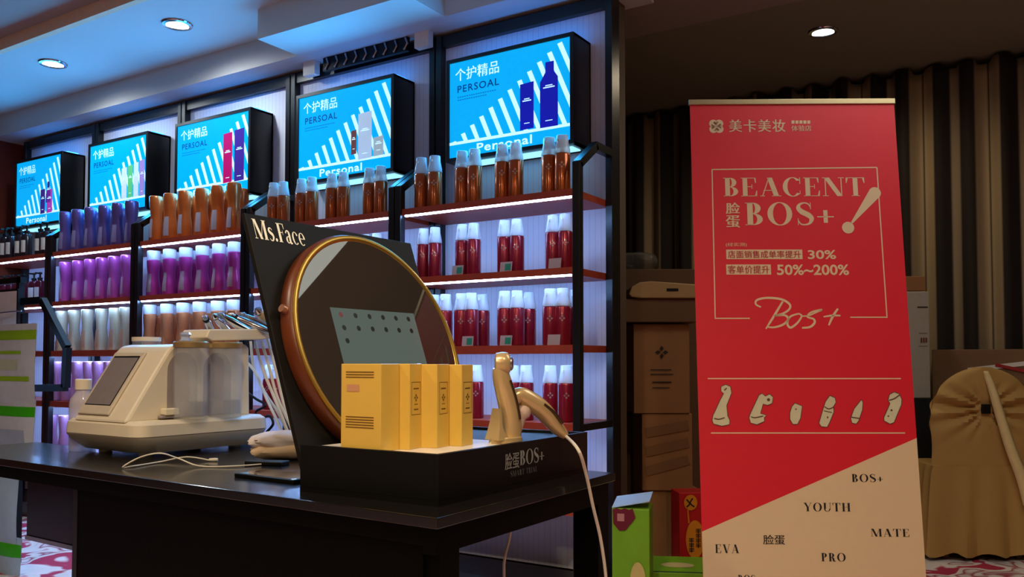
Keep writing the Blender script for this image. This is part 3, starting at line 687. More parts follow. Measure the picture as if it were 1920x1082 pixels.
MB().tube(curve([H3(-.03, .012), H3(-.06, .0, .0), H3(-.10, -.002, .015), H3(-.13, .001, .03)], 5), .002, 6).obj('power_lead', CABLEW, dk, True)
d2 = thing('handheld_device', 'champagne handheld device leaning on the tray edge with its cord hanging down', 'device', tuple(hp))
g2 = curve([H3(.028, .105, -.01), H3(.05, .115, -.008), H3(.08, .10, 0), H3(.115, .075, .01), H3(.15, .035, .02), H3(.172, .012, .03)], 5)
n = len(g2); MB().tube(g2, [.010 + .015 * math.sin(math.pi * min(1, (i + 2.5) / (n + 1.0))) ** .8 for i in range(n)], 18).obj('grip', CHAMP, d2, True)
MB().tube(curve([H3(.075, .105, -.005), H3(.06, .07, -.012), H3(.045, .03, -.016), H3(.04, .003, -.02)], 5), [.022] * 6 + [.016] * 6 + [.012] * 4, 14).obj('neck', PINKP, d2, True)
MB().tube(curve([H3(.10, .094, .028), H3(.128, .072, .036), H3(.15, .045, .042)], 5), .004, 8).obj('switch_strip', mat('dark_bronze', (70, 52, 34), .3, .5), d2, True)
e2 = g2[-1]
pc = [e2 + (g2[-2] - e2) * .5, e2]
dd = [hp + p for p in pc]
px = [(1084, 843), (1098, 885), (1112, 950), (1126, 1010), (1136, 1082), (1138, 1150)]
cord = [p for p in pc]
for i, (x, y) in enumerate(px): cord.append(on_plane(x, y, Vector((-.965, 2.0, 0)), Vector((1, 0, 0))) - hp)
last = cord[-1] + hp; cord.append(Vector((last.x + .02, last.y, .01)) - hp); cord.append(Vector((last.x + .2, last.y + .1, .006)) - hp)
MB().tube(curve(cord, 6), .0042, 8).obj('power_cord', CABLEW, d2, True)
# second cord hanging under the counter end
wc = [on_plane(x, y, Vector((-1.12, 1.6, 0)), Vector((1, 0, 0))) for x, y in ((961, 985), (955, 1010), (946, 1050), (945, 1110))]
wc = [wc[0] + Vector((0, 0, .0))] + wc[1:]; wc[0].z = .674
wc += [Vector((wc[-1].x, wc[-1].y, .008)), Vector((wc[-1].x - .3, wc[-1].y + .1, .005))]
tag(MB().tube(curve(wc, 6), .0035, 8).obj('power_cord', CABLEW, None, True), 'thin white cord hanging below the counter end', 'cord')

# ------------------------------------------------------------------ beauty machine on the counter
mx, my = -2.55, 1.60
mch = thing('beauty_machine', 'cream facial machine with sloping screen and clear side canisters', 'beauty machine', (mx, my, CT), math.radians(-2))
def rrect(x0, x1, y0, y1, r, n=5):
    out = []
    for cx, cy, a in ((x1 - r, y1 - r, 0), (x0 + r, y1 - r, 90), (x0 + r, y0 + r, 180), (x1 - r, y0 + r, 270)):
        for k in range(n + 1):
            t = math.radians(a + 90 * k / n); out.append((cx + r * math.cos(t), cy + r * math.sin(t)))
    return out
def loft(sections, name, m, parent, bevel=0):
    b = MB(); n = len(sections[0][0]); vs = []; fs = []
    for poly, z in sections: vs += [(p[0], p[1], z) for p in poly]
    for i in range(len(sections) - 1):
        for k in range(n): fs.append((i * n + k, i * n + (k + 1) % n, (i + 1) * n + (k + 1) % n, (i + 1) * n + k))
    fs += [tuple(range(n))[::-1], tuple((len(sections) - 1) * n + k for k in range(n))]
    b.add(vs, fs); return b.obj(name, m, parent, True, bevel)
X0, X1, Y0, Y1 = -.255, .195, .0, .52
loft([(rrect(X0 + .04, X1 - .04, Y0 + .05, Y1 - .03, .05), .012), (rrect(X0 + .01, X1 - .008, Y0 + .012, Y1 - .01, .055), .045), (rrect(X0, X1, Y0, Y1, .055), .064)], 'lower_base', PLAST, mch)
loft([(rrect(X0 + .003, X1 - .003, Y0 + .003, Y1 - .003, .052), .064), (rrect(X0 + .003, X1 - .003, Y0 + .003, Y1 - .003, .052), .067)], 'seam', PLASTG, mch)
loft([(rrect(X0, X1, Y0, Y1, .055), .067), (rrect(X0 + .004, X1 - .004, Y0 + .004, Y1 - .004, .052), .102), (rrect(X0 + .018, X1 - .018, Y0 + .018, Y1 - .018, .045), .113)], 'upper_base', PLAST, mch)
# wedge body, profile in (y,z)
prof = [(.004, .108), (.150, .335), (.168, .352), (.20, .358), (.46, .362), (.475, .35), (.48, .108)]
bx0, bx1 = -.180, .120
MB().prism(prof, lambda a, b: (bx0, a, b), lambda a, b: (bx1, a, b)).obj('body', PLAST, mch, bevel=.012)
# screen bezel + screen on the slope
sd = Vector((0, .146, .227)).normalized(); sn = Vector((0, -sd.z, sd.y)); s0 = Vector((0, .004, .108))
def smap(off): return lambda a, b: tuple(Vector((a, 0, 0)) + s0 + sd * b + sn * off)
MB().prism([(-.165, .022), (.015, .022), (.015, .262), (-.165, .262)], smap(0), smap(.008)).obj('screen_bezel', mat('bezel_plastic', (200, 188, 168), .35), mch, bevel=.004)
MB().prism([(-.150, .055), (.0, .055), (.0, .245), (-.150, .245)], smap(.007), smap(.0086)).obj('screen_edge', BLACKM, mch)
flat('screen', [[(-.147, .058), (-.004, .058), (-.004, .238), (-.147, .238)]], mat('screen_grey', (128, 120, 120), .12), mch, smap(.0092))
# arches and canisters on the right side
for k, cy in enumerate((.205, .340)):
    arch = [(cy - .055, .122)] + [(cy + .055 * math.cos(math.radians(a)), .285 + .045 * math.sin(math.radians(a))) for a in range(0, 181, 15)][::-1][:0]
    arch = [(cy - .056, .118), (cy + .056, .118)] + [(cy + .056 * math.cos(math.radians(a)), .27 + .06 * math.sin(math.radians(a))) for a in range(0, 181, 15)]
    MB().prism(arch, lambda a, b: (bx1 - .004, a, b), lambda a, b: (bx1 + .0015, a, b)).obj('niche', PLASTG, mch)
    can = thing('canister', 'clear canister on the machine side ' + ('nearer its screen' if k == 0 else 'nearer its back'), 'canister', (0, 0, 0)); bpy.data.objects.remove(can)
    cc = Vector((bx1 + .045, cy, 0))
    b = MB(); b.lathe([(.0, .112), (.052, .112), (.054, .118), (.054, .352), (.050, .352), (.050, .122), (.0, .122)], 32, c=cc)
    cn = b.obj('canister', CLEAR, mch, True)
    MB().lathe([(.048, .124), (.049, .126), (.049, .170), (.0, .170)], 32, c=cc).obj('liquid', mat('liquid_clear', (200, 196, 204), .05, alpha=.2), cn, True)
    MB().lathe([(.05, .345), (.056, .346), (.056, .362), (.052, .366), (.0, .366)], 32, c=cc).obj('canister_lid', mat('lid_bronze', (190, 160, 110), .25, .6), cn, True)
cc = Vector((-.235, .30, 0)); cn = MB().lathe([(0, .112), (.046, .112), (.048, .12), (.048, .375), (.044, .378), (0, .378)], 28, c=cc).obj('canister', CLEAR, mch, True)
MB().lathe([(.044, .372), (.05, .374), (.05, .388), (0, .39)], 28, c=cc).obj('canister_lid', PLAST, cn, True)
kb = box(bx1, bx1 + .03, .125, .175, .128, .150).obj('knob', PLAST, mch, bevel=.004)
box(bx1, bx1 + .022, .115, .19, .118, .127).obj('knob_plate', PLASTG, mch, bevel=.003)
MB().lathe([(.02, 0), (.022, .004), (.018, .014), (.0, .014)], 16, c=(-.13, .09, 0)).obj('foot', PALE, mch, True)
MB().lathe([(.02, 0), (.022, .004), (.018, .014), (.0, .014)], 16, c=(.10, .09, 0)).obj('foot', PALE, mch, True)
for fx_ in (-.13, .10): MB().lathe([(.02, 0), (.022, .004), (.018, .014), (.0, .014)], 16, c=(fx_, .43, 0)).obj('foot', PALE, mch, True)
# top tray for handpieces
trb = [(.275, .408), (.262, .380), (.285, .369), (.50, .378), (.565, .396), (.575, .428), (.545, .424), (.49, .416)]
tr = MB().prism(trb, lambda a, b: (bx1 - .10, a, b), lambda a, b: (bx1 + .045, a, b)).obj('top_tray', PLAST, mch, bevel=.004)
# handpieces: separate things lying on the tray
MR = Matrix.Translation((mx, my, CT)) @ Matrix.Rotation(math.radians(-2), 4, 'Z')
HL = ['slim silver handpiece', 'silver handpiece with a round tip', 'thick steel handpiece', 'silver handpiece with a black collar', 'narrow chrome handpiece', 'champagne handpiece with wide head']
for k in range(6):
    yy = .295 + k * .047; zz = .408 + .0045 * k + (.012 if k < 5 else .02)
    base = MR @ Vector((.125, yy, zz + .012)); hdp = thing('handpiece', HL[k] + ' lying on the machine top tray, ' + ('by the screen end' if k < 3 else 'by the hose end'), 'handpiece', tuple(base), math.radians(-2), 'handpieces on the machine')
    wd = [.011, .012, .014, .012, .011, .019][k]
    ang = .5 + .06 * k
    d = Vector((.03 * math.cos(k), -.035, .02)).normalized()
    MB().tube([-d * .10, -d * .08, d * .0, d * .025], [wd * .7, wd, wd, wd * .75], 14).obj('grip', CHAMP if k == 5 else CHROME, hdp, True)
    MB().tube([d * .025, d * .038, d * .05], [wd * .6, wd * .9, wd * .35], 14).obj('tip', mat('tip_blue_grey', (150, 166, 190), .2, .7) if k % 2 == 0 else CHROME, hdp, True)
    if k in (0, 3): MB().tube([d * .018, d * .026], [wd * 1.05, wd * 1.05], 14).obj('collar', BLACKM, hdp, True)
jr = thing('glass_stopper', 'small faceted clear stopper by the handpieces on the machine', 'stopper', tuple(MR @ Vector((.155, .19, .362))))
MB().lathe([(.014, 0), (.02, .006), (.012, .018), (.018, .026), (.014, .034)], 8).obj('stopper', mat('clear_blue_grey', (170, 186, 220), .05, alpha=.7), jr)
# hoses hanging from the tray
hs = [((478, 640), (492, 690), (512, 740), (532, 790), (548, 835)), ((490, 640), (505, 690), (520, 745), (545, 800), (556, 838)), ((500, 632), (516, 690), (530, 750), (545, 795), (556, 830)),
      ((452, 668), (480, 700), (500, 748), (520, 790), (536, 838)), ((470, 640), (476, 690), (496, 735), (522, 775), (548, 812))]
for k, pts in enumerate(hs):
    P = [on_axis(x, y, 1, 2.16 + .014 * k) for x, y in pts]; P[-1].z = CT + .008
    tag(MB().tube(curve(P, 6), .0055, 8).obj('hose', CABLEW if k != 3 else PALE, None, True), 'white rubber hose hanging from the machine tray to the counter', 'hose', 'hoses behind the machine')
P = [on_axis(x, y, 1, 2.19) for x, y in ((462, 735), (480, 748), (498, 760), (480, 772), (488, 785), (505, 780), (512, 795), (500, 810))]
for p in P[-1:]: p.z = max(p.z, CT + .006)
tag(MB().tube(curve(P, 6), .005, 8).obj('black_cable', BLACKM, None, True), 'black coiled cable behind the cream machine', 'cable')
# white usb cable lying before the machine
P = [on_axis(x, y, 2, CT + .004) for x, y in ((392, 863), (350, 857), (300, 866), (250, 874), (230, 876), (262, 858), (300, 850), (335, 860), (375, 874), (440, 874), (520, 868))]
P[1] = on_axis(350, 857, 2, CT + .014); P[5] = on_axis(262, 858, 2, CT + .03); P[6] = on_axis(300, 850, 2, CT + .042); P[7] = on_axis(335, 860, 2, CT + .024)
uc = thing('charging_cable', 'white charging cable with plug looped on the counter before the machine', 'cable', tuple(P[0]))
MB().tube([p - P[0] for p in curve(P, 7)], .0022, 8).obj('wire', CABLEW, uc, True)
MB().tube([(0, 0, .001), (.012, .010, .001), (.02, .016, .001)], [.0045, .006, .005], 10).obj('plug', CABLEW, uc, True)
# small clear bottle by the machine
bt = on_axis(138, 846, 2, CT); cb = thing('plastic_bottle', 'clear plastic bottle with cream cap beside the machine', 'bottle', (bt.x, bt.y + .03, CT))
MB().lathe([(0, 0), (.040, 0), (.043, .006), (.043, .155), (.040, .175), (.025, .195), (.022, .205), (.019, .205), (.022, .195), (.036, .174), (.040, .155), (.040, .008), (0, .006)], 28).obj('bottle_body', mat('cloudy_clear', (214, 206, 214), .12, alpha=.45), cb, True)
MB().lathe([(.024, .205), (.026, .206), (.026, .238), (.023, .241)], 28, mod=lambda t, z: 1 + .02 * math.cos(20 * t)).obj('cap', PLAST, cb, True)
# soft pinkish towel pile / bowl, papers, glossy tablet
tp = on_axis(522, 862, 2, CT); tw = thing('towel_roll', 'soft pinkish white folded towel on the counter behind the mirror board', 'towel', (tp.x, tp.y + .05, CT), math.radians(50))
def lump(rx, ry, rz_, cz, seed, n=24, m=10, fuzz=0):
    b = MB(); vs = []; fs = []; rnd = random.Random(seed)
    ph = [rnd.uniform(0, 6) for _ in range(4)]
    for i in range(m + 1):
        v = -math.pi / 2 + math.pi * i / m
        for k in range(n):
            t = 2 * math.pi * k / n; q = 1 + fuzz * (rnd.random() - .5) + .06 * math.sin(3 * t + ph[0]) * math.cos(v) + .05 * math.sin(7 * t + 4 * v + ph[1])
            x = rx * abs(math.cos(v)) ** .6 * (1 if math.cos(t) >= 0 else -1) * abs(math.cos(t)) ** .7 * q; y = ry * abs(math.cos(v)) ** .6 * (1 if math.sin(t) >= 0 else -1) * abs(math.sin(t)) ** .7 * q
            vs.append((x, y, max(0, cz + rz_ * math.sin(v) * (1 + .1 * math.sin(5 * t + ph[2])))))
    for i in range(m):
        for k in range(n): fs.append((i * n + k, i * n + (k + 1) % n, (i + 1) * n + (k + 1) % n, (i + 1) * n + k))
    return b.add(vs, fs)
lump(.125, .07, .026, .026, 3).obj('towel', mat('towel_cream', (226, 196, 160), .8), tw, True)
lump(.118, .066, .028, .056, 5, 60, 22, .05).obj('top_fold', mat('towel_white', (236, 222, 218), .8), tw, True)
ta = [on_axis(x, y, 2, CT) for x, y in ((437, 898), (580, 916), (578, 906), (455, 890))]
tt = thing('tablet', 'thin black glossy tablet lying at the counter edge by the board', 'tablet', (0, 0, 0)); t0 = on_axis(500, 902, 2, CT); tt.location = t0
dx = (ta[1] - ta[0]).normalized(); dy = Vector((-dx.y, dx.x, 0))
Mt = Matrix((dx, dy, UP)).transposed().to_4x4()
MB().box(-.13, .10, .0, .10, 0, .010, Mt).obj('case', BLACKM, tt, bevel=.002)
MB().box(-.124, .094, .006, .094, .010, .0108, Mt).obj('glass_face', mat('black_glass', (6, 6, 8), .04), tt)
pp = on_axis(505, 872, 2, CT); tag(MB().box(-.07, .05, -.02, .03, 0, .012, Matrix.Rotation(.3, 4, 'Z')).obj('leather_case', BLACKM, None, bevel=.003, loc=(pp.x, pp.y, CT)), 'small flat black case beside the tablet', 'case')

# ------------------------------------------------------------------ roll-up banner
ex = (RT * math.cos(math.radians(1.5)) - FW * math.sin(math.radians(1.5))).normalized()
ez = (FW * math.sin(math.radians(7.0)) + RT * .006 + UP * math.cos(math.radians(7.0))).normalized(); ey = ez.cross(ex).normalized(); ex = ey.cross(ez).normalized()
BS = 1.0; PH = EYE + (FW + RT * ((1507 - 960) / F)) * 3.23 * BS
BB = PH - ez * ((PH.z - .0) / ez.z)
Mb = Matrix((ex * BS, ey * BS, ez * BS)).transposed().to_4x4(); Mb.translation = BB
ban = thing('rollup_banner', 'tall red and cream roll-up banner with BEACENT BOS+ lettering', 'banner', matrix=Mb)
def bp(x, y):
    p = on_plane(x, y, BB, ey) - BB; return (p.dot(ex) / BS, p.dot(ez) / BS)
def pt(x, y): return bp(x, y)
tl, trr = bp(1295, 196), bp(1672, 193); HWb = .402; top = (tl[1] + trr[1]) / 2
box(-HWb, HWb, 0, .002, .09, top).obj('banner_sheet', REDP, ban)
b = MB(); b.box(-HWb - .004, HWb + .004, -.006, .010, top - .004, top + .018); b.obj('top_rail', mat('champagne_rail', (190, 170, 130), .3, .7), ban, bevel=.002)
Mi = Mb.to_3x3().inverted()
def bw(x, y, z): return Mi @ (Vector((x, y, z)))
# base sits flat on the floor: built in world axes
bb = MB(); ax = Vector((ex.x, ex.y, 0)).normalized(); ay = Vector((-ax.y, ax.x, 0))
vs = []
for z in (0, .065):
    for sy in (-.04, .04):
        for sx in (-.43 * BS, .43 * BS): vs.append(Mi @ (ax * sx + ay * (sy + .012) + UP * z))
bb.add(vs, [(0, 2, 3, 1), (4, 5, 7, 6), (0, 1, 5, 4), (2, 6, 7, 3), (0, 4, 6, 2), (1, 3, 7, 5)]); bb.obj('base_case', STEEL, ban)
MB().tube([(0, .012, .09), (0, .012, top)], .008, 10).obj('support_pole', STEEL, ban, True)
z1 = lambda a, b: (a, -.0006, b)
z2 = lambda a, b: (a, -.0012, b)
z3 = lambda a, b: (a, -.0018, b)
dl, dr = bp(1318, 997), bp(1713, 823)
flat('cream_field', [[(-HWb, .09), (HWb, .09), (HWb, dr[1] + (HWb - dr[0]) * .3), (-HWb, dl[1])]], CREAM, ban, z1)
def ptext(polys, x0, y0, x1, y1, name, m, mp=z1):
    """pixel box: left x0, baseline y0, right x1, cap top y1"""
    a = bp(x0, y0); c = bp(x1, y1); return flat(name, fit(polys, a[0], a[1], c[0], c[1]), m, ban, mp)
def pline(p, q, w, m=CREAM, mp=z1): return stroke([bp(*p), bp(*q)], w)
LW = .0045
fr = pline((1335, 318), (1644, 314), LW) + pline((1335, 318), (1341, 598), LW) + pline((1644, 314), (1663, 595), LW) + pline((1340, 597), (1406, 597), LW) + pline((1594, 595), (1664, 595), LW)
fr += pline((1327, 710), (1689, 710), LW) + pline((1333, 812), (1697, 812), LW)
flat('frame_line', fr, CREAM, ban, z1)
ptext(serif('BEACENT', .05), 1357, 369, 1620, 332, 'lettering', CREAM)
ptext(serif('BOS+', .10), 1398, 423, 1562, 379, 'lettering', CREAM)
ptext(sans('脸', .03), 1361, 401, 1387, 380, 'lettering', CREAM); ptext(sans('蛋', .03), 1361, 427, 1387, 404, 'lettering', CREAM)
ptext(sans('美卡美妆', .02, 1.12), 1367, 248, 1472, 224, 'lettering', CREAM)
ptext(sans('体验店', .01), 1484, 246, 1521, 235, 'lettering', CREAM)
flat('small_print', [[bp(1484 + k * 7.4, 232), bp(1484 + k * 7.4 + 5.6, 232), bp(1484 + k * 7.4 + 5.6, 226), bp(1484 + k * 7.4, 226)] for k in range(5)], CREAM, ban, z1)
# knot logo
lc = bp(1343, 237); lg = []
for sx, sy in ((1, 1), (-1, 1), (-1, -1), (1, -1)): lg.append(ell(lc[0] + sx * .0115, lc[1] + sy * .0115, .0165, .0165, 16))
flat('logo', [[(p[0], p[1]) for p in q] for q in lg], CREAM, ban, z1)
lg = []
for k in range(4):
    a = math.pi / 2 * k + math.pi / 4; ca, sa = math.cos(a), math.sin(a)
    def rot(x, y): return (lc[0] + x * ca - y * sa, lc[1] + x * sa + y * ca)
    lg += stroke([rot(.006, -.004), rot(.019, -.004)], .003, smooth=False); 
    b4 = math.pi / 2 * k
    def rot2(x, y): return (lc[0] + x * math.cos(b4) - y * math.sin(b4), lc[1] + x * math.sin(b4) + y * math.cos(b4))
    lg += stroke([rot2(.019, .008), rot2(.010, 0), rot2(.019, -.008)], .0032, smooth=False)
flat('logo_line', lg, mat('logo_brown', (120, 60, 40), .5), ban, z2)
# exclamation mark
pa, pb_ = bp(1640, 362), bp(1597, 418); pc_ = bp(1590, 427)
da = (Vector(pb_) - Vector(pa)).normalized(); na = Vector((-da.y, da.x)); A_ = Vector(pa)
q = [A_ + (na * math.cos(t) - da * math.sin(t)) * .0235 for t in (math.pi * k / 16 for k in range(17))] + [Vector(pb_) - na * .004, Vector(pb_) + na * .004]
flat('exclamation_mark', [[(v.x, v.y) for v in q]], CREAM, ban, z2); flat('exclamation_dot', [ell(pc_[0], pc_[1], .0235, .0235, 24)], CREAM, ban, z2)
ptext(sans('(经实测)'), 1361, 463, 1400, 455, 'lettering', CREAM)
a = bp(1362, 486); c = bp(1504, 468); flat('caption_bar', [rect(a[0], a[1], c[0], c[1])], CREAM, ban, z1)
a = bp(1362, 515); c = bp(1445, 496); flat('caption_bar', [rect(a[0], a[1], c[0], c[1])], CREAM, ban, z1)
RDK = mat('print_red_text', (190, 50, 50), .5)
ptext(sans('店面销售成单率提升', .012, 1.05), 1365, 484, 1501, 470, 'lettering', RDK, z2)
ptext(sans('客单价提升', .012, 1.05), 1365, 513, 1442, 498, 'lettering', RDK, z2)
ptext(sans('30%', .022), 1515, 486, 1567, 469, 'lettering', CREAM); ptext(sans('50%~200%', .022), 1457, 516, 1591, 496, 'lettering', CREAM)
def zs(pts): return [bp(1280 + x / 3.732, 430 + y / 3.732) for x, y in pts]
sg = stroke(zs([(548, 545), (512, 525), (520, 495), (590, 480), (690, 490), (748, 525), (745, 560), (700, 590), (640, 606)]), [.006, .008, .009, .008, .007])
sg += stroke(zs([(640, 606), (715, 602), (738, 632), (700, 668), (640, 686), (596, 684)]), [.006, .009, .008, .006])
sg += stroke(zs([(700, 505), (655, 580), (612, 650), (582, 697)]), [.007, .009, .008, .005])
sg += stroke(zs([(812, 590), (752, 612), (732, 660), (755, 688), (802, 655), (832, 608), (812, 590)]), [.006, .008, .009, .007, .006])
sg += stroke(zs([(832, 608), (880, 604), (935, 580), (975, 562), (900, 580), (872, 612), (916, 628), (922, 655), (890, 684), (835, 690)]), [.005, .006, .007, .006, .008, .009, .007])
sg += stroke(zs([(1086, 555), (1050, 610), (1022, 672)]), [.007, .010, .006]) + stroke(zs([(985, 612), (1045, 604), (1104, 604)]), [.005, .008, .006])
flat('signature_lettering', sg, CREAM, ban, z1)
# the six small device drawings: outline plus fill
def dz(pts): return [bp(1320 + x / 5.053, 715 + y / 5.053) for x, y in pts]
SHAPES = [[(75, 370), (85, 320), (105, 280), (150, 180), (185, 115), (160, 95), (160, 50), (205, 30), (250, 50), (262, 110), (215, 230), (225, 330), (245, 370), (240, 410), (170, 425), (90, 405)],
          [(425, 345), (440, 300), (520, 130), (550, 115), (580, 140), (620, 120), (655, 150), (645, 210), (600, 228), (560, 215), (535, 305), (590, 320), (570, 345), (572, 380), (500, 412), (440, 395)],
          [(860, 205), (930, 235), (915, 350), (885, 408), (840, 408), (812, 360), (812, 300), (830, 240)],
          [(1190, 135), (1240, 155), (1250, 200), (1225, 240), (1230, 290), (1190, 390), (1165, 435), (1110, 430), (1088, 395), (1130, 250), (1150, 190)],
          [(1490, 172), (1505, 200), (1500, 270), (1465, 375), (1440, 405), (1400, 395), (1388, 350), (1420, 260)],
          [(1800, 100), (1850, 120), (1872, 170), (1870, 220), (1800, 390), (1760, 405), (1705, 375), (1702, 345), (1760, 210), (1742, 180), (1755, 125)]]
OUTL = mat('drawing_outline', (96, 60, 46), .6); DFILL = mat('drawing_fill', (214, 206, 170), .6)
for sh in SHAPES:
    p = dz(sh); flat('device_drawing', [p], DFILL, ban, z2)
    flat('drawing_line', stroke(p + [p[0]], .0028, smooth=False), OUTL, ban, z3)
det = stroke(dz([(95, 350), (140, 360), (195, 345)]), .004) + stroke(dz([(190, 85), (215, 65)]), .004) + stroke(dz([(445, 335), (480, 345), (560, 330)]), .004) + [ell(*dz([(610, 175)])[0], .006, .006, 10)]
det += stroke(dz([(1140, 240), (1180, 262), (1225, 245)]), .004) + stroke(dz([(1135, 280), (1210, 295)]), .003, smooth=False) + stroke(dz([(1395, 340), (1470, 352)]), .004, smooth=False) + stroke(dz([(1750, 180), (1800, 165), (1850, 130)]), .004)
det += [ell(*dz([(870, 265)])[0], .003, .003, 10), ell(*dz([(1170, 342)])[0], .003, .004, 10), ell(*dz([(1775, 275)])[0], .004, .004, 10), ell(*dz([(1745, 330)])[0], .003, .003, 10)]
flat('drawing_detail', det, OUTL, ban, lambda a, b: (a, -.0021, b))
for txt, x0, y0, x1, y1 in (('BOS+', 1597, 904, 1655, 889), ('YOUTH', 1507, 959, 1594, 943), ('EVA', 1341, 1037, 1386, 1021), ('PRO', 1540, 1053, 1585, 1037)):
    ptext(serif(txt, .10), x0, y0, x1, y1, 'lettering', INK, z2)
ptext(serif('MATE', .10), 1633, 1006, 1704, 992, 'lettering', INK, z2)
ptext(serif('BOS+', .10), 1384, 1094, 1426, 1078, 'lettering', INK, z2)
ptext(sans('脸蛋', .01), 1431, 1021, 1471, 1003, 'lettering', INK, z2)

# ------------------------------------------------------------------ curtain behind
STRIPE = ramp_mat('striped_curtain', frac_sock(0.36), [(0, (150, 130, 98)), (.16, (168, 146, 110)), (.19, (40, 30, 18)), (.21, (168, 146, 110)), (.34, (160, 138, 104)), (.37, (34, 25, 15)), (.60, (30, 22, 13)), (.63, (146, 128, 100)), (.74, (136, 118, 92)), (.77, (36, 26, 16)), (.97, (34, 25, 15)), (1, (150, 130, 98))], .85)
cu = MB(); vs = []; fs = []; nx = 420
for j, z in enumerate((0.02, .6, 1.4, 2.2, 2.78, 2.885)):
    for i in range(nx + 1):
        x = -3.3 + 6.7 * i / nx; amp = .050 * (1 - .25 * (z / 2.9)) * (1 + .3 * math.sin(x * 3.1)); y = amp * math.sin(2 * math.pi * x / .18 + .5 * math.sin(x * 2.3)) + .012 * math.sin(x * 21 + z)
        zz = z - (.03 * (math.sin(2 * math.pi * x / .18) > .3) if j == 5 else 0)
        vs.append((x, y, zz))
for j in range(5):
    for i in range(nx): fs.append((j * (nx + 1) + i, j * (nx + 1) + i + 1, (j + 1) * (nx + 1) + i + 1, (j + 1) * (nx + 1) + i))
cu.add(vs, fs)
co = cu.obj('curtain', STRIPE, None, True, loc=(0, 5.83, 0)); tag(co, 'floor-length curtain with brown and tan vertical stripes', 'curtain')
sm = co.modifiers.new('thick', 'SOLIDIFY'); sm.thickness = .004
sh = MB(); vs = []; fs = []; nx = 160
for z in (2.55, 2.9):
    for i in range(nx + 1):
        x = -3.2 + 6.5 * i / nx; vs.append((x, .012 * math.sin(x * 60), z))
fs = [(i, i + 1, nx + 2 + i, nx + 1 + i) for i in range(nx)]
so_ = MB().add(vs, fs).obj('sheer_curtain', mat('sheer_blue_grey', (190, 204, 224), .8), None, True, loc=(0, 6.0, 0)); tag(so_, 'pale sheer valance showing above the striped curtain', 'curtain')
so_.modifiers.new('thick', 'SOLIDIFY').thickness = .003

# ------------------------------------------------------------------ cardboard boxes and cartons at the back
def at_depth(x, y, D):
    d = ray(x, y); h = d.dot(FW); return EYE + d * (D / h)
def rbox(name, px0, px1, z0, z1, D, dep, m, label, cat, group=None, tilt=0.0, bevel=.004, rz=None):
    """box whose front face spans px0..px1 at depth D along the view"""
    a = at_depth(px0, 678, D); b = at_depth(px1, 678, D); c = (a + b) / 2; wd = (b - a).length
    t = thing(name, label, cat, (c.x, c.y, z0), (YAW if rz is None else rz), group)
    M = Matrix.Rotation(tilt, 4, 'Y')
    MB().box(-wd / 2, wd / 2, 0, dep, 0, z1 - z0, M).obj('box_body', m, t, bevel=bevel)
    return t, wd
def zpx(y, D): return CZ - (y - 678) / F * D
TAPE = mat('packing_tape', (134, 100, 66), .2, coat=.5)
GB = 'cardboard boxes piled behind the banner'
D = 4.5
t, wd = rbox('cardboard_box', 1206, 1312, 0, zpx(918, D), D, .35, CARDB, 'brown cardboard box at the bottom of the pile', 'cardboard box', GB)
MB().box(-.03, .03, -.002, 0, .01, zpx(918, D) - .01).obj('tape', TAPE, t)
t, wd = rbox('cardboard_box', 1203, 1297, zpx(918, D) + .002, zpx(775, D), D - .02, .33, CARDB, 'tape-wrapped brown box second from the floor in the pile', 'cardboard box', GB)
for k in range(3): MB().bar((-wd / 2 + .02, -.004, .10 + .1 * k), (wd / 2 - .02, -.004, .16 + .09 * k), .003, .05).obj('tape', TAPE, t)
t, wd = rbox('cardboard_box', 1188, 1293, zpx(775, D) + .002, zpx(608, D), D - .03, .35, CARDB, 'brown box printed with a flower cross in the pile', 'cardboard box', GB)
hh = zpx(608, D) - zpx(775, D); p = []
for dx, dz_ in ((0, 1), (1, 0), (0, -1), (-1, 0)): p.append([((dx * e + dz_ * f) * .035, hh * .68 + (dz_ * e - dx * f) * .035) for e, f in ((.15, 0), (.55, .3), (1.0, 0), (.55, -.3))])
p += [rect(-.06, hh * .48, .05, hh * .49), rect(-.06, hh * .43, .06, hh * .44), rect(-.05, hh * .34, .05, hh * .355), rect(-.05, hh * .28, .04, hh * .29)]
flat('print', p, mat('box_ink', (40, 28, 18), .7), t, lambda a, b: (a, -.0055, b))
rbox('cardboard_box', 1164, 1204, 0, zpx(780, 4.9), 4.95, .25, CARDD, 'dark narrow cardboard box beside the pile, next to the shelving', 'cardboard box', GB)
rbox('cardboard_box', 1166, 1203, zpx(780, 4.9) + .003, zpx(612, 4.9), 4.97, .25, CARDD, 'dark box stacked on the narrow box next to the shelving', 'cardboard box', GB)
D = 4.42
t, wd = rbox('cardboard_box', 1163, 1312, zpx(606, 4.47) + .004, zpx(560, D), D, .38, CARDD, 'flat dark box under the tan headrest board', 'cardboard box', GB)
t2 = thing('headrest_board', 'tan padded board with a slot, rounded at one end, on the pile', 'board', tuple(at_depth(1240, 678, D - .02)), YAW); t2.location.z = zpx(560, D) + .002
pl = [(-.165, .02), (-.15, .06), (-.11, .082), (-.05, .088), (.20, .070), (.20, 0), (-.10, 0), (-.15, .006)]
MB().prism(pl, lambda a, b: (a, 0, b), lambda a, b: (a, .22, b)).obj('board_body', TAN, t2, bevel=.006)
box(.03, .09, -.002, 0, .035, .05).obj('slot', BLACKM, t2)
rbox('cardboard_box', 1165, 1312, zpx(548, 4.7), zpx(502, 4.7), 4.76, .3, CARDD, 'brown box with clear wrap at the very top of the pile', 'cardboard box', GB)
rbox('cardboard_box', 1216, 1312, 0, zpx(552, 4.85), 4.88, .3, CARDD, 'tall dark box standing behind the pile', 'cardboard box', GB)
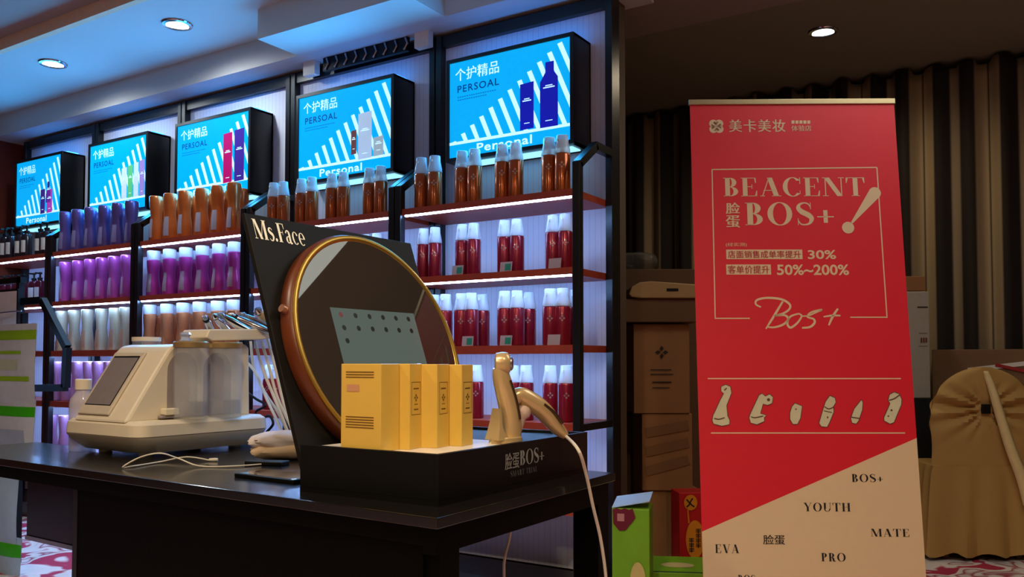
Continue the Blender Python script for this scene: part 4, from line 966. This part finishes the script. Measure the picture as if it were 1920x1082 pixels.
b = lump(.12, .10, .05, .05, 9); wr = b.obj('plastic_wrap', mat('crumpled_wrap', (120, 116, 108), .15, alpha=.5), None, True, loc=tuple(at_depth(1195, 678, 4.85))); wr.location.z = zpx(502, 4.7); tag(wr, 'crumpled clear plastic wrap on top of the box pile', 'wrap')
# green cartons, red carton
D = 3.42
t, wd = rbox('carton', 1146, 1216, 0, zpx(952, D), D, .16, GREEN, 'upright green carton with pale blue torn top beside the shelving', 'carton', 'snack cartons', rz=YAW - .25)
hh = zpx(952, D)
MB().add([(-wd / 2, 0, hh), (wd / 2, 0, hh + .03), (wd / 2, .16, hh + .045), (-wd / 2, .16, hh + .02), (-wd / 2, 0, hh + .002), (wd / 2, 0, hh + .033), (wd / 2, .16, hh + .048), (-wd / 2, .16, hh + .023)],
         [(0, 1, 2, 3), (4, 5, 6, 7), (0, 1, 5, 4), (1, 2, 6, 5), (2, 3, 7, 6), (3, 0, 4, 7)]).obj('open_flap', LTBL, t)
em = [(-wd / 2 + .004, hh - .004)] + [(-wd / 2 + .004 + k * .016, hh - .004 + (.006 if k % 2 else 0)) for k in range(1, 6)] + [(wd / 2 - .055, hh - .035), (-wd / 2 + .055, hh - .085), (-wd / 2 + .03, hh - .088), (-wd / 2 + .006, hh - .06)]
flat('emblem', [em], WINE, t, lambda a, b: (a, -.005, b))
flat('emblem_mark', [rect(-wd / 2 + .022, hh - .05, -wd / 2 + .05, hh - .02)], mat('rose_print', (190, 130, 130), .5), t, lambda a, b: (a, -.0056, b))
flat('label_oval', [ell(.028, hh * .40, .030, .070, 24)], mat('pale_yellow_print', (214, 196, 120), .5), t, lambda a, b: (a, -.005, b))
D = 3.55
t, wd = rbox('carton', 1214, 1330, 0, zpx(1070, D), D, .30, GREEN, 'green carton lying flat before the red carton', 'carton', 'snack cartons', rz=YAW - .12)
hh = zpx(1070, D)
flat('label_oval', [ell(0, .13, .07, .045, 24)], mat('pale_yellow_print', (214, 196, 120), .5), t, lambda a, b: (a, b, hh + .0012))
MB().box(-wd / 2 + .0, wd / 2, .0, .012, hh, hh + .0015).obj('green_edge', mat('dark_green_print', (20, 90, 40), .5), t)
D = 4.0
t, wd = rbox('carton', 1271, 1352, 0, zpx(922, D), D, .14, REDC, 'upright red carton with yellow ovals beside the banner', 'carton', 'snack cartons', rz=YAW + .1)
hh = zpx(922, D); fy = lambda a, b: (a, -.005, b); fy2 = lambda a, b: (a, -.0056, b)
def cx_(px): return (px - 1311.5) / F * D
def czp(py): return zpx(py, D)
flat('oval_print', [ell(cx_(1292), czp(940), .032, .036, 24), ell(cx_(1300), czp(1008), .044, .088, 28), [(cx_(1285), czp(950)), (cx_(1287), czp(950)), (cx_(1290), czp(978)), (cx_(1287), czp(978))]], ORNG, t, fy)
mk = stroke([(cx_(1284), czp(934)), (cx_(1290), czp(942)), (cx_(1284), czp(948))], .007) + stroke([(cx_(1296), czp(932)), (cx_(1291), czp(941)), (cx_(1299), czp(948))], .007)
flat('oval_character', mk, INK, t, fy2); mk = []
for k in range(4):
    for j in range(3): mk.append(rect(cx_(1301), czp(990 + 9 * k + 2.6 * j), cx_(1311), czp(990 + 9 * k + 2.6 * j) + .0035))
    mk.append(rect(cx_(1305), czp(997 + 9 * k), cx_(1307), czp(989 + 9 * k)))
flat('oval_characters', mk, INK, t, fy2); mk = []
for k in range(3):
    for j in range(3): mk.append(rect(cx_(1288), czp(1007 + 9 * k + 2.6 * j), cx_(1298), czp(1007 + 9 * k + 2.6 * j) + .0035))
    mk.append(rect(cx_(1292), czp(1014 + 9 * k), cx_(1294), czp(1006 + 9 * k)))
flat('oval_characters', mk, INK, t, fy2)
# right of the banner: table with black cloth, white box, boxes
D = 4.9
tb_ = thing('draped_table', 'small table under a black cloth beside the covered chair', 'table', tuple(at_depth(1708, 678, D)), YAW); tb_.location.z = 0; hh = zpx(748, D)
box(-.10, .09, 0, .26, hh - .02, hh).obj('table_top', BLACKM, tb_)
cl = MB(); vs = []; n = 40
for z, k in ((hh + .004, 0), (hh - .01, 1), (hh - .25, 1.05), (.06, 1.2)):
    for i in range(n):
        t = i / n * 4; s = int(t); f = t - s
        q = [(-.11 + .22 * f, -.01), (.11, -.01 + .28 * f), (.11 - .22 * f, .27), (-.11, .27 - .28 * f)][s]
        wv = (1 + .05 * math.sin(i * 2.1) * (k > 0)) * (1 if k == 0 else k ** .6)
        drop = z - (.22 * max(0, q[0]) / .11 if False else 0)
        vs.append((q[0] * wv, .13 + (q[1] - .13) * (1 + (wv - 1) * .5), drop))
fs = [(j * n + i, j * n + (i + 1) % n, (j + 1) * n + (i + 1) % n, (j + 1) * n + i) for j in range(3) for i in range(n)] + [tuple(range(n))]
cl.add(vs, fs); cl.obj('cloth', mat('black_cloth', (12, 11, 10), .9), tb_, True)
WBOX = mat('white_box_board', (176, 166, 150), .6)
t, wd = rbox('white_box', 1672, 1744, hh + .005, zpx(546, D), D + .01, .22, WBOX, 'tall white printed box standing on the black-clothed table', 'box')
H_ = zpx(546, D) - hh
for q_ in (rect(.04, H_ * .84, .10, H_ * .85), rect(.045, H_ * .60, .095, H_ * .604), rect(.045, H_ * .48, .095, H_ * .484)): flat('print_line', [q_], INK, t, lambda a, b: (a, -.005, b))
flat('lettering', fit(sans('演示'), .058, H_ * .52, .092, H_ * .56) if False else [rect(.055 + .014 * k, H_ * .515, .065 + .014 * k, H_ * .56) for k in range(3)], mat('print_reddish', (110, 60, 50), .5), t, lambda a, b: (a, -.005, b))
rbox('cardboard_box', 1640, 1738, zpx(546, D) + .004, zpx(517, D), D + .02, .2, CARDB, 'brown box lying on top of the tall white box', 'cardboard box')
D = 4.95
xa_, xb_ = Xat(1746, 5.62), Xat(2010, 5.62)
def wide_box(name, m, label, cat):
    t = thing(name, label, cat, ((xa_ + xb_) / 2, 5.645, 0)); wd = xb_ - xa_
    box(-wd / 2, wd / 2, 0, .10, 0, zpx(655, D)).obj('box_body', m, t, bevel=.004); return t, wd
t, wd = wide_box('cardboard_box', mat('long_box_brown', (128, 92, 58), .7, var=.15), 'wide brown carton standing behind the covered chair', 'cardboard box')
MB().bar((-.16, -.003, zpx(694, D)), (.16, -.003, zpx(680, D)), .004, .025).obj('tape', PALE, t); MB().bar((-.02, -.006, zpx(684, D)), (.16, -.006, zpx(698, D)), .004, .018).obj('red_strap', mat('strap_red', (170, 30, 20), .5), t)

# ------------------------------------------------------------------ covered chairs
def chair(loc, rz, label, tail, W=.25):
    t = thing('covered_chair', label, 'chair', loc, rz, None)
    # back: superellipse plate, local x right, y away from viewer, back plane at y=0
    HB = 1.02; b = MB(); nx, nz = 48, 36; vs = []; fs = []
    def half(z): # half width at height z
        if z > .72: q = (z - .72) / (HB - .72); return W * max(.02, (1 - q ** 2.4)) ** .5 * 1.0
        return W * (1 - .04 * math.sin((z - .45) / .27 * math.pi)) if z > .45 else W
    for side in (0, 1):
        for j in range(nz + 1):
            z = .44 + (HB - .44) * j / nz; hw_ = half(z)
            for i in range(nx + 1):
                s = -1 + 2 * i / nx; x = s * hw_; ed = (1 - s * s) ** .5
                y = (-.035 if side == 0 else .045) * ed
                if side == 0 and .62 < z < .95:
                    # gathers radiating from the clasp at z=.80
                    ang = math.atan2(z - .80, abs(x) + .012); fold = math.sin(ang * 15) * .020 * min(1, abs(x) / .05) * math.exp(-((z - .80) / .11) ** 2)
                    y += fold + .016 * math.exp(-((z - .80) / .05) ** 2) * (1 - abs(s) * .4)
                vs.append((x, y - .03 * (z - .44), z))
    m = (nx + 1) * (nz + 1)
    for side in (0, 1):
        for j in range(nz):
            for i in range(nx): fs.append(tuple(side * m + q for q in (j * (nx + 1) + i, j * (nx + 1) + i + 1, (j + 1) * (nx + 1) + i + 1, (j + 1) * (nx + 1) + i)))
    b.add(vs, fs)
    b.obj('back_cover', CHAIRC, t, True)
    sk = MB(); vs = []; fs = []; n = 96
    for j, z in enumerate((.50, .46, .35, .18, .03)):
        for i in range(n):
            a = i / n * 4; s = int(a); f = a - s; h = W * (1 + .04 * j)
            q = [(-h + 2 * h * f, -.04), (h, -.04 + .36 * f), (h - 2 * h * f, .32), (-h, .32 - .36 * f)][s]
            pl = (.020 * j / 4) * math.sin(i * 2 * math.pi / 6 + .6 * math.sin(i * .7))
            cxn = Vector((q[0], q[1] - .14, 0)); cxn = cxn.normalized() * pl
            vs.append((q[0] + cxn.x, q[1] + cxn.y, z - (.012 * math.sin(i * .9) if j == 4 else 0)))
    fs = [(j * n + i, j * n + (i + 1) % n, (j + 1) * n + (i + 1) % n, (j + 1) * n + i) for j in range(4) for i in range(n)] + [tuple(range(n))]
    sk.add(vs, fs); sk.obj('skirt', CHAIRC, t, True)
    box(-.022, .022, -.055, -.030, .775, .825).obj('clasp', BLACKM, t, bevel=.004)
    for lx in (-.19, .19):
        for ly in (.02, .26): box(lx - .015, lx + .015, ly, ly + .03, 0, .46).obj('leg', CARDD, t)
    if tail:
        tl_ = MB(); P = curve([(.0, -.045, 1.0), (.025, -.058, .92), (.06, -.065, .78), (.11, -.07, .6), (.165, -.075, .44), (.20, -.08, .30)], 5); vs = []; fs = []
        for k, p in enumerate(P):
            ww = .020 + .018 * k / len(P)
            for o in (-ww, -ww * .3, ww * .3, ww): vs.append((p.x + o, p.y - (.012 if abs(o) < ww * .5 else 0), p.z))
        for k in range(len(P) - 1):
            for i in range(3): fs.append((k * 4 + i, k * 4 + i + 1, k * 4 + 5 + i, k * 4 + 4 + i))
        o = tl_.add(vs, fs).obj('sash_tail', mat('sash_gold', (240, 214, 150), .55), t, True); o.modifiers.new('thick', 'SOLIDIFY').thickness = .003
    return t
cp = on_axis(1846, 1050, 2, 0)
chair((cp.x, cp.y, 0), YAW - .05, 'cream fabric-covered banquet chair with black clasp and hanging sash', True, .275)

# ------------------------------------------------------------------ pouch rack on the left
rk = thing('pouch_rack', 'black metal rack of hanging pouches beyond the counter end', 'rack', (-4.36, 2.42, 0))
def rp(x, y): p = on_axis(x, y, 1, 2.42); return Vector((p.x + 4.36, 0, p.z))
pts = [rp(40, 566), rp(80, 563), rp(126, 652), rp(123, 727), rp(40, 728)]
for k in range(4): MB().bar(pts[k], pts[k + 1], .036, .030, (0, 1, 0)).obj('bracket_bar', BLACKM, rk)
MB().bar((pts[0].x - .01, 0, pts[0].z + .13), (pts[0].x - .01, 0, pts[0].z - .06), .03, .03, (0, 1, 0)).obj('bracket_bar', BLACKM, rk)
MB().bar((pts[4].x - .01, 0, pts[4].z + .1), (pts[4].x - .01, 0, 0), .03, .03, (0, 1, 0)).obj('upright', BLACKM, rk)
MB().bar((pts[4].x - .40, 0, 1.5), (pts[4].x - .40, 0, 0), .03, .03, (0, 1, 0)).obj('upright', BLACKM, rk)
for z in (pts[0].z + .115, pts[4].z, .02): MB().bar((pts[4].x - .42, 0, z), (pts[4].x, 0, z), .03, .03, (0, 1, 0)).obj('cross_bar', BLACKM, rk)
for (y_, xw) in ((590, 1), (748, 0), (892, 0), (1014, 0)):
    z = rp(30, y_).z
    h = MB(); h.tube([(pts[4].x - .25, -.10, z), (pts[4].x - .02, -.10, z + .004), (pts[4].x + .10, -.06, z + .012)], .004, 8); h.tube([(pts[4].x - .2, 0, z), (pts[4].x - .2, -.10, z)], .004, 8); h.obj('wire_hook', STEEL, rk, True)
sg_ = thing('sign_card', 'white card sign in a black frame on the pouch rack', 'sign', tuple(on_axis(12, 582, 1, 2.36)))
box(-.24, .11, 0, .012, -.10, .11).obj('frame', BLACKM, sg_); box(-.23, .098, -.002, 0, -.09, .098).obj('card', PALE, sg_)
def pouch(px0, px1, y0, y1, label, band, Y=2.30, blue=False):
    a = on_axis(px0, y1, 1, Y); c = on_axis(px1, y0, 1, Y); wx, hz = c.x - a.x, c.z - a.z
    t = thing('pouch', label, 'pouch', tuple(a), 0, 'hanging pouches')
    b = MB(); n, m_ = 14, 14; vs = []; fs = []
    for side in (-1, 1):
        for j in range(m_ + 1):
            for i in range(n + 1):
                u, v = i / n, j / m_; bulge = .026 * (math.sin(math.pi * u) ** .5) * (math.sin(math.pi * min(1, v * 1.1)) ** .6 if v < .909 else 0)
                vs.append((wx * u, side * (bulge + .0005) + .004 * math.sin(u * 9 + v * 5), hz * v))
    q = (n + 1) * (m_ + 1)
    for s in (0, 1):
        for j in range(m_):
            for i in range(n): fs.append(tuple(s * q + k for k in (j * (n + 1) + i, j * (n + 1) + i + 1, (j + 1) * (n + 1) + i + 1, (j + 1) * (n + 1) + i)))
    b.add(vs, fs); b.obj('bag', LTBL if blue else POUCH, t, True)
    def front(i_, v): 
        u = i_; bulge = .026 * (math.sin(math.pi * u) ** .5 if 0 < u < 1 else 0) * (math.sin(math.pi * min(1, v * 1.1)) ** .6 if v < .909 else 0)
        return (wx * u, -(bulge + .0025) + .004 * math.sin(u * 9 + v * 5), hz * v)
    for (v0, v1, u0, u1, mm) in band:
        ps = []
        for j in range(4):
            for i in range(10):
                ua, ub = u0 + (u1 - u0) * i / 10, u0 + (u1 - u0) * (i + 1) / 10; va, vb = v0 + (v1 - v0) * j / 4, v0 + (v1 - v0) * (j + 1) / 4
                ps.append([(ua, va), (ub, va), (ub, vb), (ua, vb)])
        flat('printed_band', ps, mm, t, front)
GR2 = mat('bright_green_print', (60, 190, 20), .4)
pouch(-60, 68, 606, 752, 'white pouch with lime bands, hanging above the shiny green-topped pouch', [(.80, .92, 0, 1, LIME), (.62, .66, .55, .85, LIME), (.28, .34, .5, .95, LIME), (.42, .55, .5, .8, mat('pale_lime', (200, 216, 180), .4))])
pouch(-60, 66, 750, 852, 'silvery pouch with bright green top band just above counter level', [(.72, .88, 0, 1, GR2), (.1, .5, .3, .9, mat('silver_print', (170, 190, 205), .25))])
pouch(-70, 34, 888, 1014, 'pale blue pouch hanging below counter level', [], 2.28, True)
pouch(-70, 40, 1010, 1110, 'pale blue pouch with green wave top, lowest on the rack', [(.72, .90, 0, 1, GR2), (.32, .46, .72, .86, LIME), (.38, .44, .84, .92, ORNG)], 2.28, True)
